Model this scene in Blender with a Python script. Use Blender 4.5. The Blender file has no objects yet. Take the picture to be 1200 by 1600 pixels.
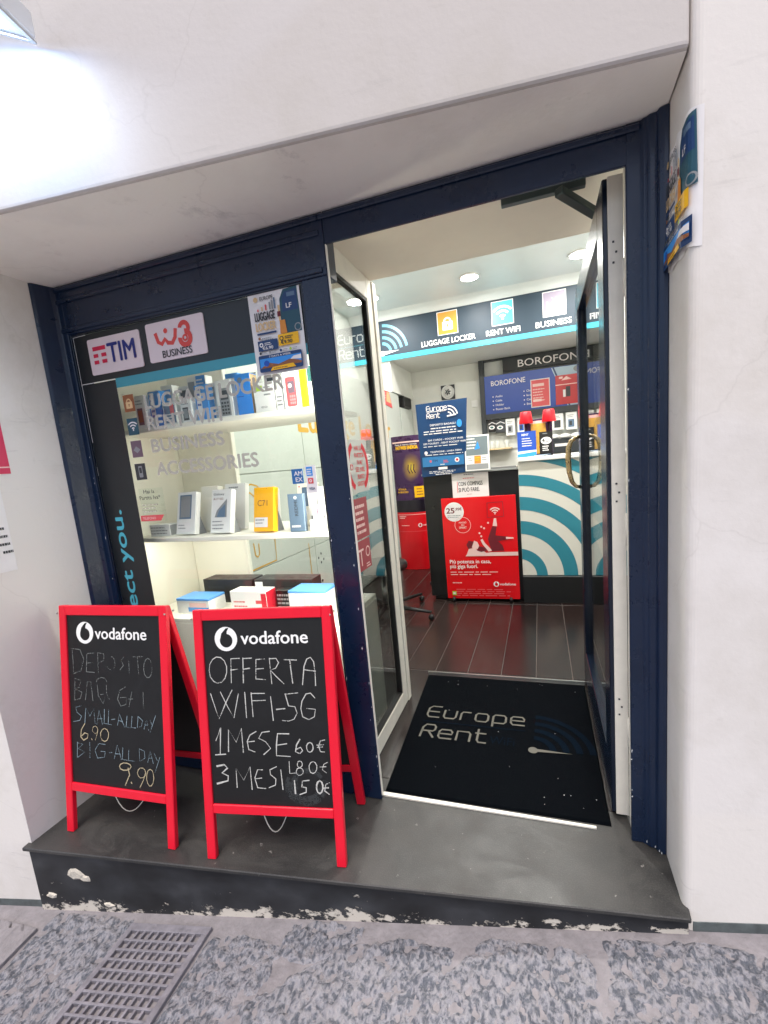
import bpy, bmesh, math, random
from mathutils import Vector, Matrix, noise
random.seed(7)
S = bpy.context.scene
COL = S.collection
R = math.radians
V = Vector

# ------------------------------------------------------------------ camera, sky, sun, exposure
cam_d = bpy.data.cameras.new('camera'); cam = bpy.data.objects.new('camera', cam_d); COL.objects.link(cam)
S.camera = cam
PITCH, ROLL, YAW = -0.1474062, 0.0859738, 0.30940788
cam_d.sensor_fit = 'VERTICAL'; cam_d.sensor_height = 36.0; cam_d.sensor_width = 27.0
cam_d.lens = 676.533 / 1600 * 36
cam_d.shift_x = -(632.963 - 600) / 1600
cam_d.shift_y = (820.202 - 800) / 1600
cam_d.clip_start = 0.02; cam_d.clip_end = 500
base = Matrix.Rotation(math.pi / 2, 4, 'X')
rot = Matrix.Rotation(YAW, 4, 'Z') @ Matrix.Rotation(PITCH, 4, 'X') @ Matrix.Rotation(ROLL, 4, 'Y')
cam.matrix_world = Matrix.Translation((0, 0, 1.4)) @ rot @ base

SUN_EL, SUN_AZ = R(68), R(-4)          # azimuth measured from -Y (in front of the shop) towards -X
w = bpy.data.worlds.new('World'); S.world = w; w.use_nodes = True
nt = w.node_tree; nt.nodes.clear()
o_ = nt.nodes.new('ShaderNodeOutputWorld'); b_ = nt.nodes.new('ShaderNodeBackground'); s_ = nt.nodes.new('ShaderNodeTexSky')
s_.sky_type = 'NISHITA'; s_.sun_disc = False; s_.sun_elevation = SUN_EL; s_.sun_rotation = R(180) + SUN_AZ
s_.air_density = 1.0; s_.dust_density = 4.0; s_.ozone_density = 1.0
b_.inputs[1].default_value = 0.12
nt.links.new(s_.outputs[0], b_.inputs[0]); nt.links.new(b_.outputs[0], o_.inputs[0])
sd = bpy.data.lights.new('sun', 'SUN'); sun = bpy.data.objects.new('sun', sd); COL.objects.link(sun)
sd.energy = 1.3; sd.angle = R(35); sd.color = (1.0, 0.93, 0.83)
sdir = V((-math.sin(SUN_AZ) * math.cos(SUN_EL), -math.cos(SUN_AZ) * math.cos(SUN_EL), math.sin(SUN_EL)))
sun.rotation_euler = sdir.to_track_quat('Z', 'Y').to_euler(); sun.location = (0.5, -3, 6)
S.view_settings.view_transform = 'Standard'; S.view_settings.look = 'None'
S.view_settings.exposure = 0.76; S.view_settings.gamma = 1.0; S.view_settings.use_curve_mapping = False
S.render.engine = 'CYCLES'
S.cycles.use_denoising = True
S.cycles.max_bounces = 10; S.cycles.transparent_max_bounces = 24; S.cycles.diffuse_bounces = 5; S.cycles.glossy_bounces = 5
S.cycles.sample_clamp_indirect = 4.0

# ------------------------------------------------------------------ materials
def lin(c):
    if isinstance(c, str):
        c = [int(c[i:i + 2], 16) / 255 for i in (0, 2, 4)]
        c = [x / 12.92 if x < .04045 else ((x + .055) / 1.055) ** 2.4 for x in c]
    return (c[0], c[1], c[2], 1)
MATS = {}
def mat(name, col, rough=.5, metal=0, var=0, scale=8, bump=0, bscale=60, coat=0, emit=None, estr=0, spec=.5):
    if name in MATS: return MATS[name]
    m = bpy.data.materials.new(name); m.use_nodes = True; MATS[name] = m
    n = m.node_tree.nodes; l = m.node_tree.links; p = n['Principled BSDF']
    c = lin(col); p.inputs['Base Color'].default_value = c
    p.inputs['Roughness'].default_value = rough; p.inputs['Metallic'].default_value = metal
    p.inputs['Specular IOR Level'].default_value = spec
    p.inputs['Coat Weight'].default_value = coat
    if emit is not None:
        p.inputs['Emission Color'].default_value = lin(emit); p.inputs['Emission Strength'].default_value = estr
    if var or bump:
        tc = n.new('ShaderNodeTexCoord')
    if var:
        t = n.new('ShaderNodeTexNoise'); t.inputs['Scale'].default_value = scale; t.inputs['Detail'].default_value = 6; t.inputs['Roughness'].default_value = .65
        l.new(tc.outputs['Object'], t.inputs['Vector'])
        r = n.new('ShaderNodeMapRange'); r.inputs[1].default_value = .3; r.inputs[2].default_value = .7
        r.inputs[3].default_value = 1 - var; r.inputs[4].default_value = 1 + var
        l.new(t.outputs[0], r.inputs[0])
        x = n.new('ShaderNodeVectorMath'); x.operation = 'SCALE'; x.inputs[0].default_value = c[:3]
        l.new(r.outputs[0], x.inputs['Scale']); l.new(x.outputs[0], p.inputs['Base Color'])
        r2 = n.new('ShaderNodeMapRange'); r2.inputs[1].default_value = .3; r2.inputs[2].default_value = .7
        r2.inputs[3].default_value = max(.02, rough - .5 * var); r2.inputs[4].default_value = min(1, rough + .5 * var)
        l.new(t.outputs[0], r2.inputs[0]); l.new(r2.outputs[0], p.inputs['Roughness'])
    if bump:
        t2 = n.new('ShaderNodeTexNoise'); t2.inputs['Scale'].default_value = bscale; t2.inputs['Detail'].default_value = 5
        l.new(tc.outputs['Object'], t2.inputs['Vector'])
        b = n.new('ShaderNodeBump'); b.inputs['Strength'].default_value = bump; b.inputs['Distance'].default_value = .01
        l.new(t2.outputs[0], b.inputs['Height']); l.new(b.outputs[0], p.inputs['Normal'])
    return m
def glass(name, tint=(.97, .99, .98), f0=.045, fmax=.6, pw_=4):
    m = bpy.data.materials.new(name); m.use_nodes = True; MATS[name] = m
    n = m.node_tree.nodes; l = m.node_tree.links; n.clear()
    out = n.new('ShaderNodeOutputMaterial'); mx = n.new('ShaderNodeMixShader'); tr = n.new('ShaderNodeBsdfTransparent'); gl = n.new('ShaderNodeBsdfGlossy')
    tr.inputs[0].default_value = (*tint, 1); gl.inputs['Roughness'].default_value = 0.0
    lw = n.new('ShaderNodeLayerWeight'); lw.inputs[0].default_value = .5
    pw = n.new('ShaderNodeMath'); pw.operation = 'POWER'; pw.inputs[1].default_value = pw_
    l.new(lw.outputs['Facing'], pw.inputs[0])
    mr = n.new('ShaderNodeMapRange'); mr.inputs[3].default_value = f0; mr.inputs[4].default_value = fmax
    l.new(pw.outputs[0], mr.inputs[0]); l.new(mr.outputs[0], mx.inputs[0])
    l.new(tr.outputs[0], mx.inputs[1]); l.new(gl.outputs[0], mx.inputs[2]); l.new(mx.outputs[0], out.inputs[0])
    return m
def N(m, t, **kw):
    x = m.node_tree.nodes.new(t)
    for k, v in kw.items():
        if k.startswith('i_'): x.inputs[k[2:].replace('_', ' ')].default_value = v
        elif k.startswith('n'): x.inputs[int(k[1:])].default_value = v
        else: setattr(x, k, v)
    return x
def ramp(m, src, stops):
    r = m.node_tree.nodes.new('ShaderNodeValToRGB'); e = r.color_ramp.elements
    while len(e) > 1: e.remove(e[-1])
    for i, (p, c) in enumerate(stops):
        el = e[0] if i == 0 else e.new(p)
        el.position = p; el.color = lin(c) if not isinstance(c, float) else (c, c, c, 1)
    m.node_tree.links.new(src, r.inputs[0]); return r.outputs[0]
def mixc(m, fac, a, b, mode='MIX'):
    x = m.node_tree.nodes.new('ShaderNodeMix'); x.data_type = 'RGBA'; x.blend_type = mode
    l = m.node_tree.links
    for k, v in ((0, fac), (6, a), (7, b)):
        if hasattr(v, 'links'): l.new(v, x.inputs[k])
        else: x.inputs[k].default_value = v if k == 0 else lin(v)
    return x.outputs[2]

# plaster: off-white paint with grime, fine cracks and a rolled surface
def plaster(name, col, dirt='b7b0a4', stains=()):
    m = mat(name, col, .75); l = m.node_tree.links; p = m.node_tree.nodes['Principled BSDF']
    tc = N(m, 'ShaderNodeTexCoord')
    n1 = N(m, 'ShaderNodeTexNoise', i_Scale=1.7, i_Detail=8.0, i_Roughness=.65); l.new(tc.outputs['Object'], n1.inputs['Vector'])
    n2 = N(m, 'ShaderNodeTexNoise', i_Scale=22.0, i_Detail=6.0, i_Roughness=.7); l.new(tc.outputs['Object'], n2.inputs['Vector'])
    f1 = ramp(m, n1.outputs[0], [(.48, 0.0), (.70, .5)])
    c = mixc(m, f1, col, dirt)
    f2 = ramp(m, n2.outputs[0], [(.64, 0.0), (.76, .22)])
    c = mixc(m, f2, c, 'a9a196')
    mpx = N(m, 'ShaderNodeMapping'); mpx.inputs['Rotation'].default_value = (.5, .6, .3); mpx.inputs['Scale'].default_value = (3, 3, 26); l.new(tc.outputs['Object'], mpx.inputs[0])
    n5 = N(m, 'ShaderNodeTexNoise', i_Scale=1.6, i_Detail=7.0, i_Roughness=.7); l.new(mpx.outputs[0], n5.inputs['Vector'])
    n6 = N(m, 'ShaderNodeTexNoise', i_Scale=2.3, i_Detail=3.0); l.new(tc.outputs['Object'], n6.inputs['Vector'])
    ml = N(m, 'ShaderNodeMath', operation='MULTIPLY'); l.new(ramp(m, n5.outputs[0], [(.58, 0.0), (.66, .5)]), ml.inputs[0]); l.new(ramp(m, n6.outputs[0], [(.5, 0.0), (.62, 1.0)]), ml.inputs[1])
    c = mixc(m, ml.outputs[0], c, 'bdb8b4')
    n7 = N(m, 'ShaderNodeTexNoise', i_Scale=.9, i_Detail=1.0); l.new(tc.outputs['Object'], n7.inputs['Vector'])
    c = mixc(m, ramp(m, n7.outputs[0], [(.50, 0.0), (.53, .15)]), c, 'dcdbe0')
    # hairline cracks
    v = N(m, 'ShaderNodeTexVoronoi', feature='DISTANCE_TO_EDGE', i_Scale=1.1)
    n3 = N(m, 'ShaderNodeTexNoise', i_Scale=3.0, i_Detail=5.0); l.new(tc.outputs['Object'], n3.inputs['Vector'])
    ad = N(m, 'ShaderNodeMix', data_type='VECTOR'); ad.inputs[0].default_value = .35
    l.new(tc.outputs['Object'], ad.inputs[4]); l.new(n3.outputs[1], ad.inputs[5]); l.new(ad.outputs[1], v.inputs['Vector'])
    f3 = ramp(m, v.outputs[0], [(0.0, .10), (.003, 0.0)])
    c = mixc(m, f3, c, '8d867d')
    for (sx, sy, sz, rx, ry, rz, sc, amt) in stains:
        mp = N(m, 'ShaderNodeMapping', vector_type='TEXTURE'); mp.inputs['Location'].default_value = (sx, sy, sz); mp.inputs['Scale'].default_value = (rx, ry, rz)
        l.new(tc.outputs['Object'], mp.inputs['Vector'])
        ln = N(m, 'ShaderNodeVectorMath', operation='LENGTH'); l.new(mp.outputs[0], ln.inputs[0])
        nm = N(m, 'ShaderNodeMath', operation='MULTIPLY_ADD'); nm.inputs[1].default_value = 1.2
        l.new(n2.outputs[0], nm.inputs[0]); l.new(ln.outputs[1], nm.inputs[2])
        fs = ramp(m, nm.outputs[0], [(.55, amt), (1.35, 0.0)])
        c = mixc(m, fs, c, sc)
    l.new(c, p.inputs['Base Color'])
    n4 = N(m, 'ShaderNodeTexNoise', i_Scale=70.0, i_Detail=4.0); l.new(tc.outputs['Object'], n4.inputs['Vector'])
    bp = N(m, 'ShaderNodeBump', i_Strength=.12, i_Distance=.004); l.new(n4.outputs[0], bp.inputs['Height'])
    b2 = N(m, 'ShaderNodeBump', i_Strength=.06, i_Distance=.02); l.new(n2.outputs[0], b2.inputs['Height']); l.new(bp.outputs[0], b2.inputs['Normal'])
    l.new(b2.outputs[0], p.inputs['Normal'])
    return m

# ------------------------------------------------------------------ mesh building
class MB:
    def __init__(s): s.v = []; s.f = []; s.m = []; s.sm = []
    def add(s, vs, fs, mi=0, smooth=False):
        k = len(s.v); s.v += [V(p) for p in vs]
        for f in fs: s.f.append([k + i for i in f]); s.m.append(mi); s.sm.append(smooth)
        return s
    def box(s, x0, x1, y0, y1, z0, z1, mi=0):
        return s.hexa([(x0, y0, z0), (x1, y0, z0), (x1, y1, z0), (x0, y1, z0)], [(x0, y0, z1), (x1, y0, z1), (x1, y1, z1), (x0, y1, z1)], mi)
    def hexa(s, bot, top, mi=0):
        return s.add(list(bot) + list(top), [(3, 2, 1, 0), (4, 5, 6, 7), (0, 1, 5, 4), (1, 2, 6, 5), (2, 3, 7, 6), (3, 0, 4, 7)], mi)
    def prism(s, poly, z0, z1, mi=0):          # plan polygon (counter-clockwise) extruded up
        n = len(poly)
        vs = [(p[0], p[1], z0) for p in poly] + [(p[0], p[1], z1) for p in poly]
        fs = [tuple(range(n))[::-1], tuple(range(n, 2 * n))] + [(i, (i + 1) % n, n + (i + 1) % n, n + i) for i in range(n)]
        return s.add(vs, fs, mi)
    def tube(s, pts, r, seg=10, mi=0, cap=True, closed=False):
        pts = [V(p) for p in pts]; n = len(pts); k = []; up = None
        for i, p in enumerate(pts):
            a = pts[(i - 1) % n] if closed else pts[max(i - 1, 0)]; b = pts[(i + 1) % n] if closed else pts[min(i + 1, n - 1)]
            t = (b - a).normalized()
            if up is None:
                up = V((0, 0, 1)) if abs(t.z) < .9 else V((1, 0, 0))
            x = t.cross(up).normalized(); up = x.cross(t).normalized()
            rr = r[i] if isinstance(r, (list, tuple)) else r
            k.append([p + (x * math.cos(2 * math.pi * j / seg) + up * math.sin(2 * math.pi * j / seg)) * rr for j in range(seg)])
        vs = [q for ring in k for q in ring]; fs = []
        for i in range(n if closed else n - 1):
            for j in range(seg):
                a = i * seg + j; b = i * seg + (j + 1) % seg; c = ((i + 1) % n) * seg + (j + 1) % seg; d = ((i + 1) % n) * seg + j
                fs.append((a, b, c, d))
        if cap and not closed: fs += [tuple(range(seg))[::-1], tuple(range((n - 1) * seg, n * seg))]
        return s.add(vs, fs, mi, True)
    def lathe(s, prof, c=(0, 0, 0), seg=24, mi=0, axis='Z', smooth=True):   # prof: (radius, height)
        vs = []; fs = []; n = len(prof)
        for r, h in prof:
            for j in range(seg):
                a = 2 * math.pi * j / seg; x, y = r * math.cos(a), r * math.sin(a)
                p = (x, y, h) if axis == 'Z' else (x, -h, y) if axis == 'Y' else (h, x, y)
                vs.append(V(p) + V(c))
        for i in range(n - 1):
            for j in range(seg): fs.append((i * seg + j, i * seg + (j + 1) % seg, (i + 1) * seg + (j + 1) % seg, (i + 1) * seg + j))
        if prof[0][0] > 1e-6: fs.append(tuple(range(seg))[::-1])
        if prof[-1][0] > 1e-6: fs.append(tuple(range((n - 1) * seg, n * seg)))
        return s.add(vs, fs, mi, smooth)
    def obox(s, o, u, v, n_, w, h, d, mi=0):    # oriented box: corner o, width along u, height along v, depth along n_
        o, u, v, n_ = V(o), V(u), V(v), V(n_)
        q = [o, o + u * w, o + u * w + n_ * d, o + n_ * d]
        return s.hexa(q, [p + v * h for p in q], mi)

BASE = {}
def link(name, mb, mats, parent=None, bevel=0, loc=None, local=False, seg=1):
    if not isinstance(mats, (list, tuple)): mats = [mats]
    off = V((0, 0, 0))
    if parent is not None and not local: off = BASE[parent.name]
    if parent is None and loc is not None: off = V(loc)
    me = bpy.data.meshes.new(name)
    me.from_pydata([tuple(p - off) if not local else tuple(p) for p in mb.v], [], mb.f)
    for x in mats: me.materials.append(x)
    for p, mi, sm in zip(me.polygons, mb.m, mb.sm): p.material_index = mi; p.use_smooth = sm
    bm = bmesh.new(); bm.from_mesh(me)
    bmesh.ops.recalc_face_normals(bm, faces=bm.faces)
    if bevel:
        es = [e for e in bm.edges if len(e.link_faces) == 2 and e.calc_face_angle(0) > R(30)]
        bmesh.ops.bevel(bm, geom=es, offset=bevel, segments=seg, profile=.6, affect='EDGES', clamp_overlap=True)
    bm.to_mesh(me); bm.free()
    o = bpy.data.objects.new(name, me); COL.objects.link(o)
    if parent is not None:
        o.parent = parent; BASE[o.name] = BASE[parent.name]
    else:
        o.location = off; BASE[o.name] = off
    return o
def tag(o, label=None, cat=None, group=None, kind=None):
    if label: o['label'] = label
    if cat: o['category'] = cat
    if group: o['group'] = group
    if kind: o['kind'] = kind
    return o
def thing(name, label, cat, loc=(0, 0, 0), group=None, rotz=0):
    o = bpy.data.objects.new(name, None); COL.objects.link(o); o.location = loc; o.rotation_euler = (0, 0, rotz)
    o.empty_display_size = .1
    BASE[o.name] = V(loc); return tag(o, label, cat, group)
def structure(name, mb, mats, loc=(0, 0, 0), **k):
    return tag(link(name, mb, mats, None, loc=loc, **k), kind='structure')
def bx(name, parent, m, x0, x1, y0, y1, z0, z1, bevel=.002, **k):
    return link(name, MB().box(x0, x1, y0, y1, z0, z1), m, parent, bevel, **k)

TXT = {}
def text_geo(s, bold):
    if (s, bold) in TXT: return TXT[(s, bold)]
    c = bpy.data.curves.new('t', 'FONT'); c.body = s; c.size = 1; c.resolution_u = 3; c.offset = 0; c.fill_mode = 'FRONT'
    o = bpy.data.objects.new('t', c); COL.objects.link(o)
    dg = bpy.context.evaluated_depsgraph_get()
    me = bpy.data.meshes.new_from_object(o.evaluated_get(dg))
    vs = [(v.co.x, v.co.y) for v in me.vertices]; fs = [tuple(p.vertices) for p in me.polygons]
    bpy.data.objects.remove(o); bpy.data.curves.remove(c); bpy.data.meshes.remove(me)
    TXT[(s, bold)] = (vs, fs); return vs, fs
CAP = .69
# rounded techno lettering used by the shop's own logo
TECH = {'E': [[(1, 1), (.25, 1), (0, .8), (0, .2), (.2, 0), (1, 0)], [(0, .5), (.9, .5)]],
 'u': [[(0, .7), (0, .15), (.15, 0), (.85, 0), (1, .15), (1, .7)]], 'r': [[(0, 0), (0, .55), (.15, .7), (.9, .7)]],
 'o': [[(.15, 0), (.85, 0), (1, .15), (1, .55), (.85, .7), (.15, .7), (0, .55), (0, .15), (.15, 0)]],
 'p': [[(0, -.28), (0, .55), (.15, .7), (.85, .7), (1, .55), (1, .15), (.85, 0), (.05, 0)]],
 'e': [[(.03, .36), (1, .36), (1, .55), (.85, .7), (.15, .7), (0, .55), (0, .15), (.15, 0), (1, 0)]],
 'R': [[(0, 0), (0, .75), (.2, 1), (.85, 1), (1, .85), (1, .6), (.85, .48), (.05, .48)], [(.5, .48), (1, 0)]],
 'n': [[(0, 0), (0, .7), (.85, .7), (1, .55), (1, 0)]], 't': [[(.2, 1), (.2, .15), (.35, 0), (1, 0)], [(0, .7), (.9, .7)]],
 'F': [[(0, 0), (0, .85), (.15, 1), (1, 1)], [(0, .5), (.8, .5)]], 'i': [[(.4, 0), (.4, .7)], [(.4, .9), (.4, 1)]],
 'W': [[(0, 1), (.1, .1), (.25, 0), (.5, .3), (.75, 0), (.9, .1), (1, 1)]]}
class Print:
    """flat print on a surface: layers of coloured shapes, each a hair above the last"""
    def __init__(s, O=None, u=None, v=None, fn=None, off=.0006, step=.00025):
        s.mb = MB(); s.mats = []; s.d = off; s.step = step
        if fn: s.fn = fn
        else:
            O, u, v = V(O), V(u).normalized(), V(v).normalized(); n = u.cross(v)
            s.fn = lambda x, y, d: O + u * x + v * y + n * d
    def _m(s, m):
        if m not in s.mats: s.mats.append(m)
        return s.mats.index(m)
    def geo(s, vs, fs, m):
        s.mb.add([s.fn(x, y, s.d) for x, y in vs], fs, s._m(m)); s.d += s.step; return s
    def rect(s, x0, y0, x1, y1, m, nx=1, r=0):
        if r:
            p = []
            for cx, cy, a in ((x1 - r, y1 - r, 0), (x0 + r, y1 - r, 90), (x0 + r, y0 + r, 180), (x1 - r, y0 + r, 270)):
                p += [(cx + r * math.cos(R(a + t)), cy + r * math.sin(R(a + t))) for t in (0, 30, 60, 90)]
            return s.poly(p, m)
        vs = []; fs = []
        for i in range(nx + 1):
            x = x0 + (x1 - x0) * i / nx; vs += [(x, y0), (x, y1)]
        for i in range(nx): fs.append((2 * i, 2 * i + 2, 2 * i + 3, 2 * i + 1))
        return s.geo(vs, fs, m)
    def poly(s, pts, m): return s.geo(pts, [tuple(range(len(pts)))], m)
    def disc(s, x, y, r, m, ry=None, n=20):
        ry = ry or r
        return s.poly([(x + r * math.cos(2 * math.pi * i / n), y + ry * math.sin(2 * math.pi * i / n)) for i in range(n)], m)
    def arc(s, x, y, r0, r1, a0, a1, m, n=14):
        vs = []; fs = []
        for i in range(n + 1):
            a = R(a0 + (a1 - a0) * i / n); vs += [(x + r0 * math.cos(a), y + r0 * math.sin(a)), (x + r1 * math.cos(a), y + r1 * math.sin(a))]
        for i in range(n): fs.append((2 * i, 2 * i + 1, 2 * i + 3, 2 * i + 2))
        return s.geo(vs, fs, m)
    def stroke(s, pts, wd, m, jit=0, single=True):
        vs = []; fs = []; n = len(pts)
        for i, p in enumerate(pts):
            a = pts[max(i - 1, 0)]; b = pts[min(i + 1, n - 1)]
            t = V((b[0] - a[0], b[1] - a[1])); t = t.normalized() if t.length > 0 else V((1, 0))
            ww = wd * .5 * (1 + random.uniform(-jit, jit)); nn = V((-t.y, t.x)) * ww
            e = t * (wd * .4 if i == n - 1 else -wd * .4 if i == 0 else 0)
            vs += [(p[0] + nn.x + e.x, p[1] + nn.y + e.y), (p[0] - nn.x + e.x, p[1] - nn.y + e.y)]
        for i in range(n - 1): fs.append((2 * i, 2 * i + 1, 2 * i + 3, 2 * i + 2))
        d = s.d; s.geo(vs, fs, m)
        if not single: s.d = d + .00002
        return s
    def text(s, t, x, y, h, m, w=None, bold=.0, align='l', rot=0, shear=0, tick=0):
        vs, fs = text_geo(t, bold)
        if not vs: return s
        x0 = min(p[0] for p in vs); x1 = max(p[0] for p in vs); sy = h / CAP; sx = (w / (x1 - x0)) if w else sy * 1.0
        ww = (x1 - x0) * sx; ox = x - (ww if align == 'r' else ww / 2 if align == 'c' else 0)
        pts = [((p[0] - x0) * sx + shear * p[1] * sy, p[1] * sy) for p in vs]
        c, sn = math.cos(R(rot)), math.sin(R(rot))
        ox -= x
        ex = bold * sy * 1.1
        for k, (ax, ay) in enumerate([(0, 0)] if ex == 0 else [(0, 0), (-ex, 0), (ex, 0), (0, ex * .7), (0, -ex * .7)]):
            s.geo([(x + (px + ox + ax) * c - (py + ay) * sn, y + (px + ox + ax) * sn + (py + ay) * c) for px, py in pts], fs, m); s.d += .00003 - s.step
        s.d += s.step; return s
    def tech(s, t, x, y, h, m, cw, gap, wd):
        for ch in t:
            k = {'i': .5, 'r': .8, 't': .8}.get(ch, 1)
            for st in TECH.get(ch, []):
                s.stroke([(x + p[0] * cw * k, y + p[1] * h) for p in st], wd, m, single=False)
            x += cw * k + gap
        s.d += s.step; return s
    def lines(s, x, y, w, n, dy, h, m, seed=1):    # illegible small print
        rr = random.Random(seed)
        for i in range(n):
            xx = x; end = x + w * rr.uniform(.75, 1)
            vs = []; fs = []
            while xx < end:
                q = min(rr.uniform(.06, .2) * w, end - xx); k = len(vs)
                vs += [(xx, y - i * dy), (xx + q, y - i * dy), (xx + q, y - i * dy + h), (xx, y - i * dy + h)]; fs.append((k, k + 1, k + 2, k + 3)); xx += q + .03 * w
            s.geo(vs, fs, m); s.d -= s.step
        s.d += s.step; return s
    def wifi(s, x, y, r, m, n=3, a0=45, a1=135, wd=.14):
        for i in range(n):
            q = r * (i + 1) / n; s.arc(x, y, q - r * wd, q, a0, a1, m); s.d -= s.step
        s.disc(x, y + r * .02, r * .1, m); return s
    def quote_logo(s, x, y, r, m, mbg):           # ring with an off-centre drop, as on the boards
        s.disc(x, y, r, m, n=28); s.disc(x + r * .02, y - r * .14, r * .56, mbg, n=22)
        s.poly([(x - r * .5, y), (x - r * .38, y + r * .45), (x + r * .02, y + r * .86), (x + r * .3, y + r * .93), (x + r * .12, y + r * .62), (x + r * .1, y + r * .38), (x + r * .45, y + r * .1)], mbg)
        return s
    def lock(s, x, y, h, m, mbg):
        s.rect(x - h * .36, y - h * .45, x + h * .36, y + h * .12, m, r=h * .05); s.arc(x, y + h * .12, h * .16, h * .27, 0, 180, m)
        s.disc(x, y - h * .13, h * .07, mbg); s.rect(x - h * .03, y - h * .3, x + h * .03, y - h * .13, mbg); return s
    def done(s, name, parent, local=False):
        return link(name, s.mb, s.mats, parent, local=local)
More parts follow.
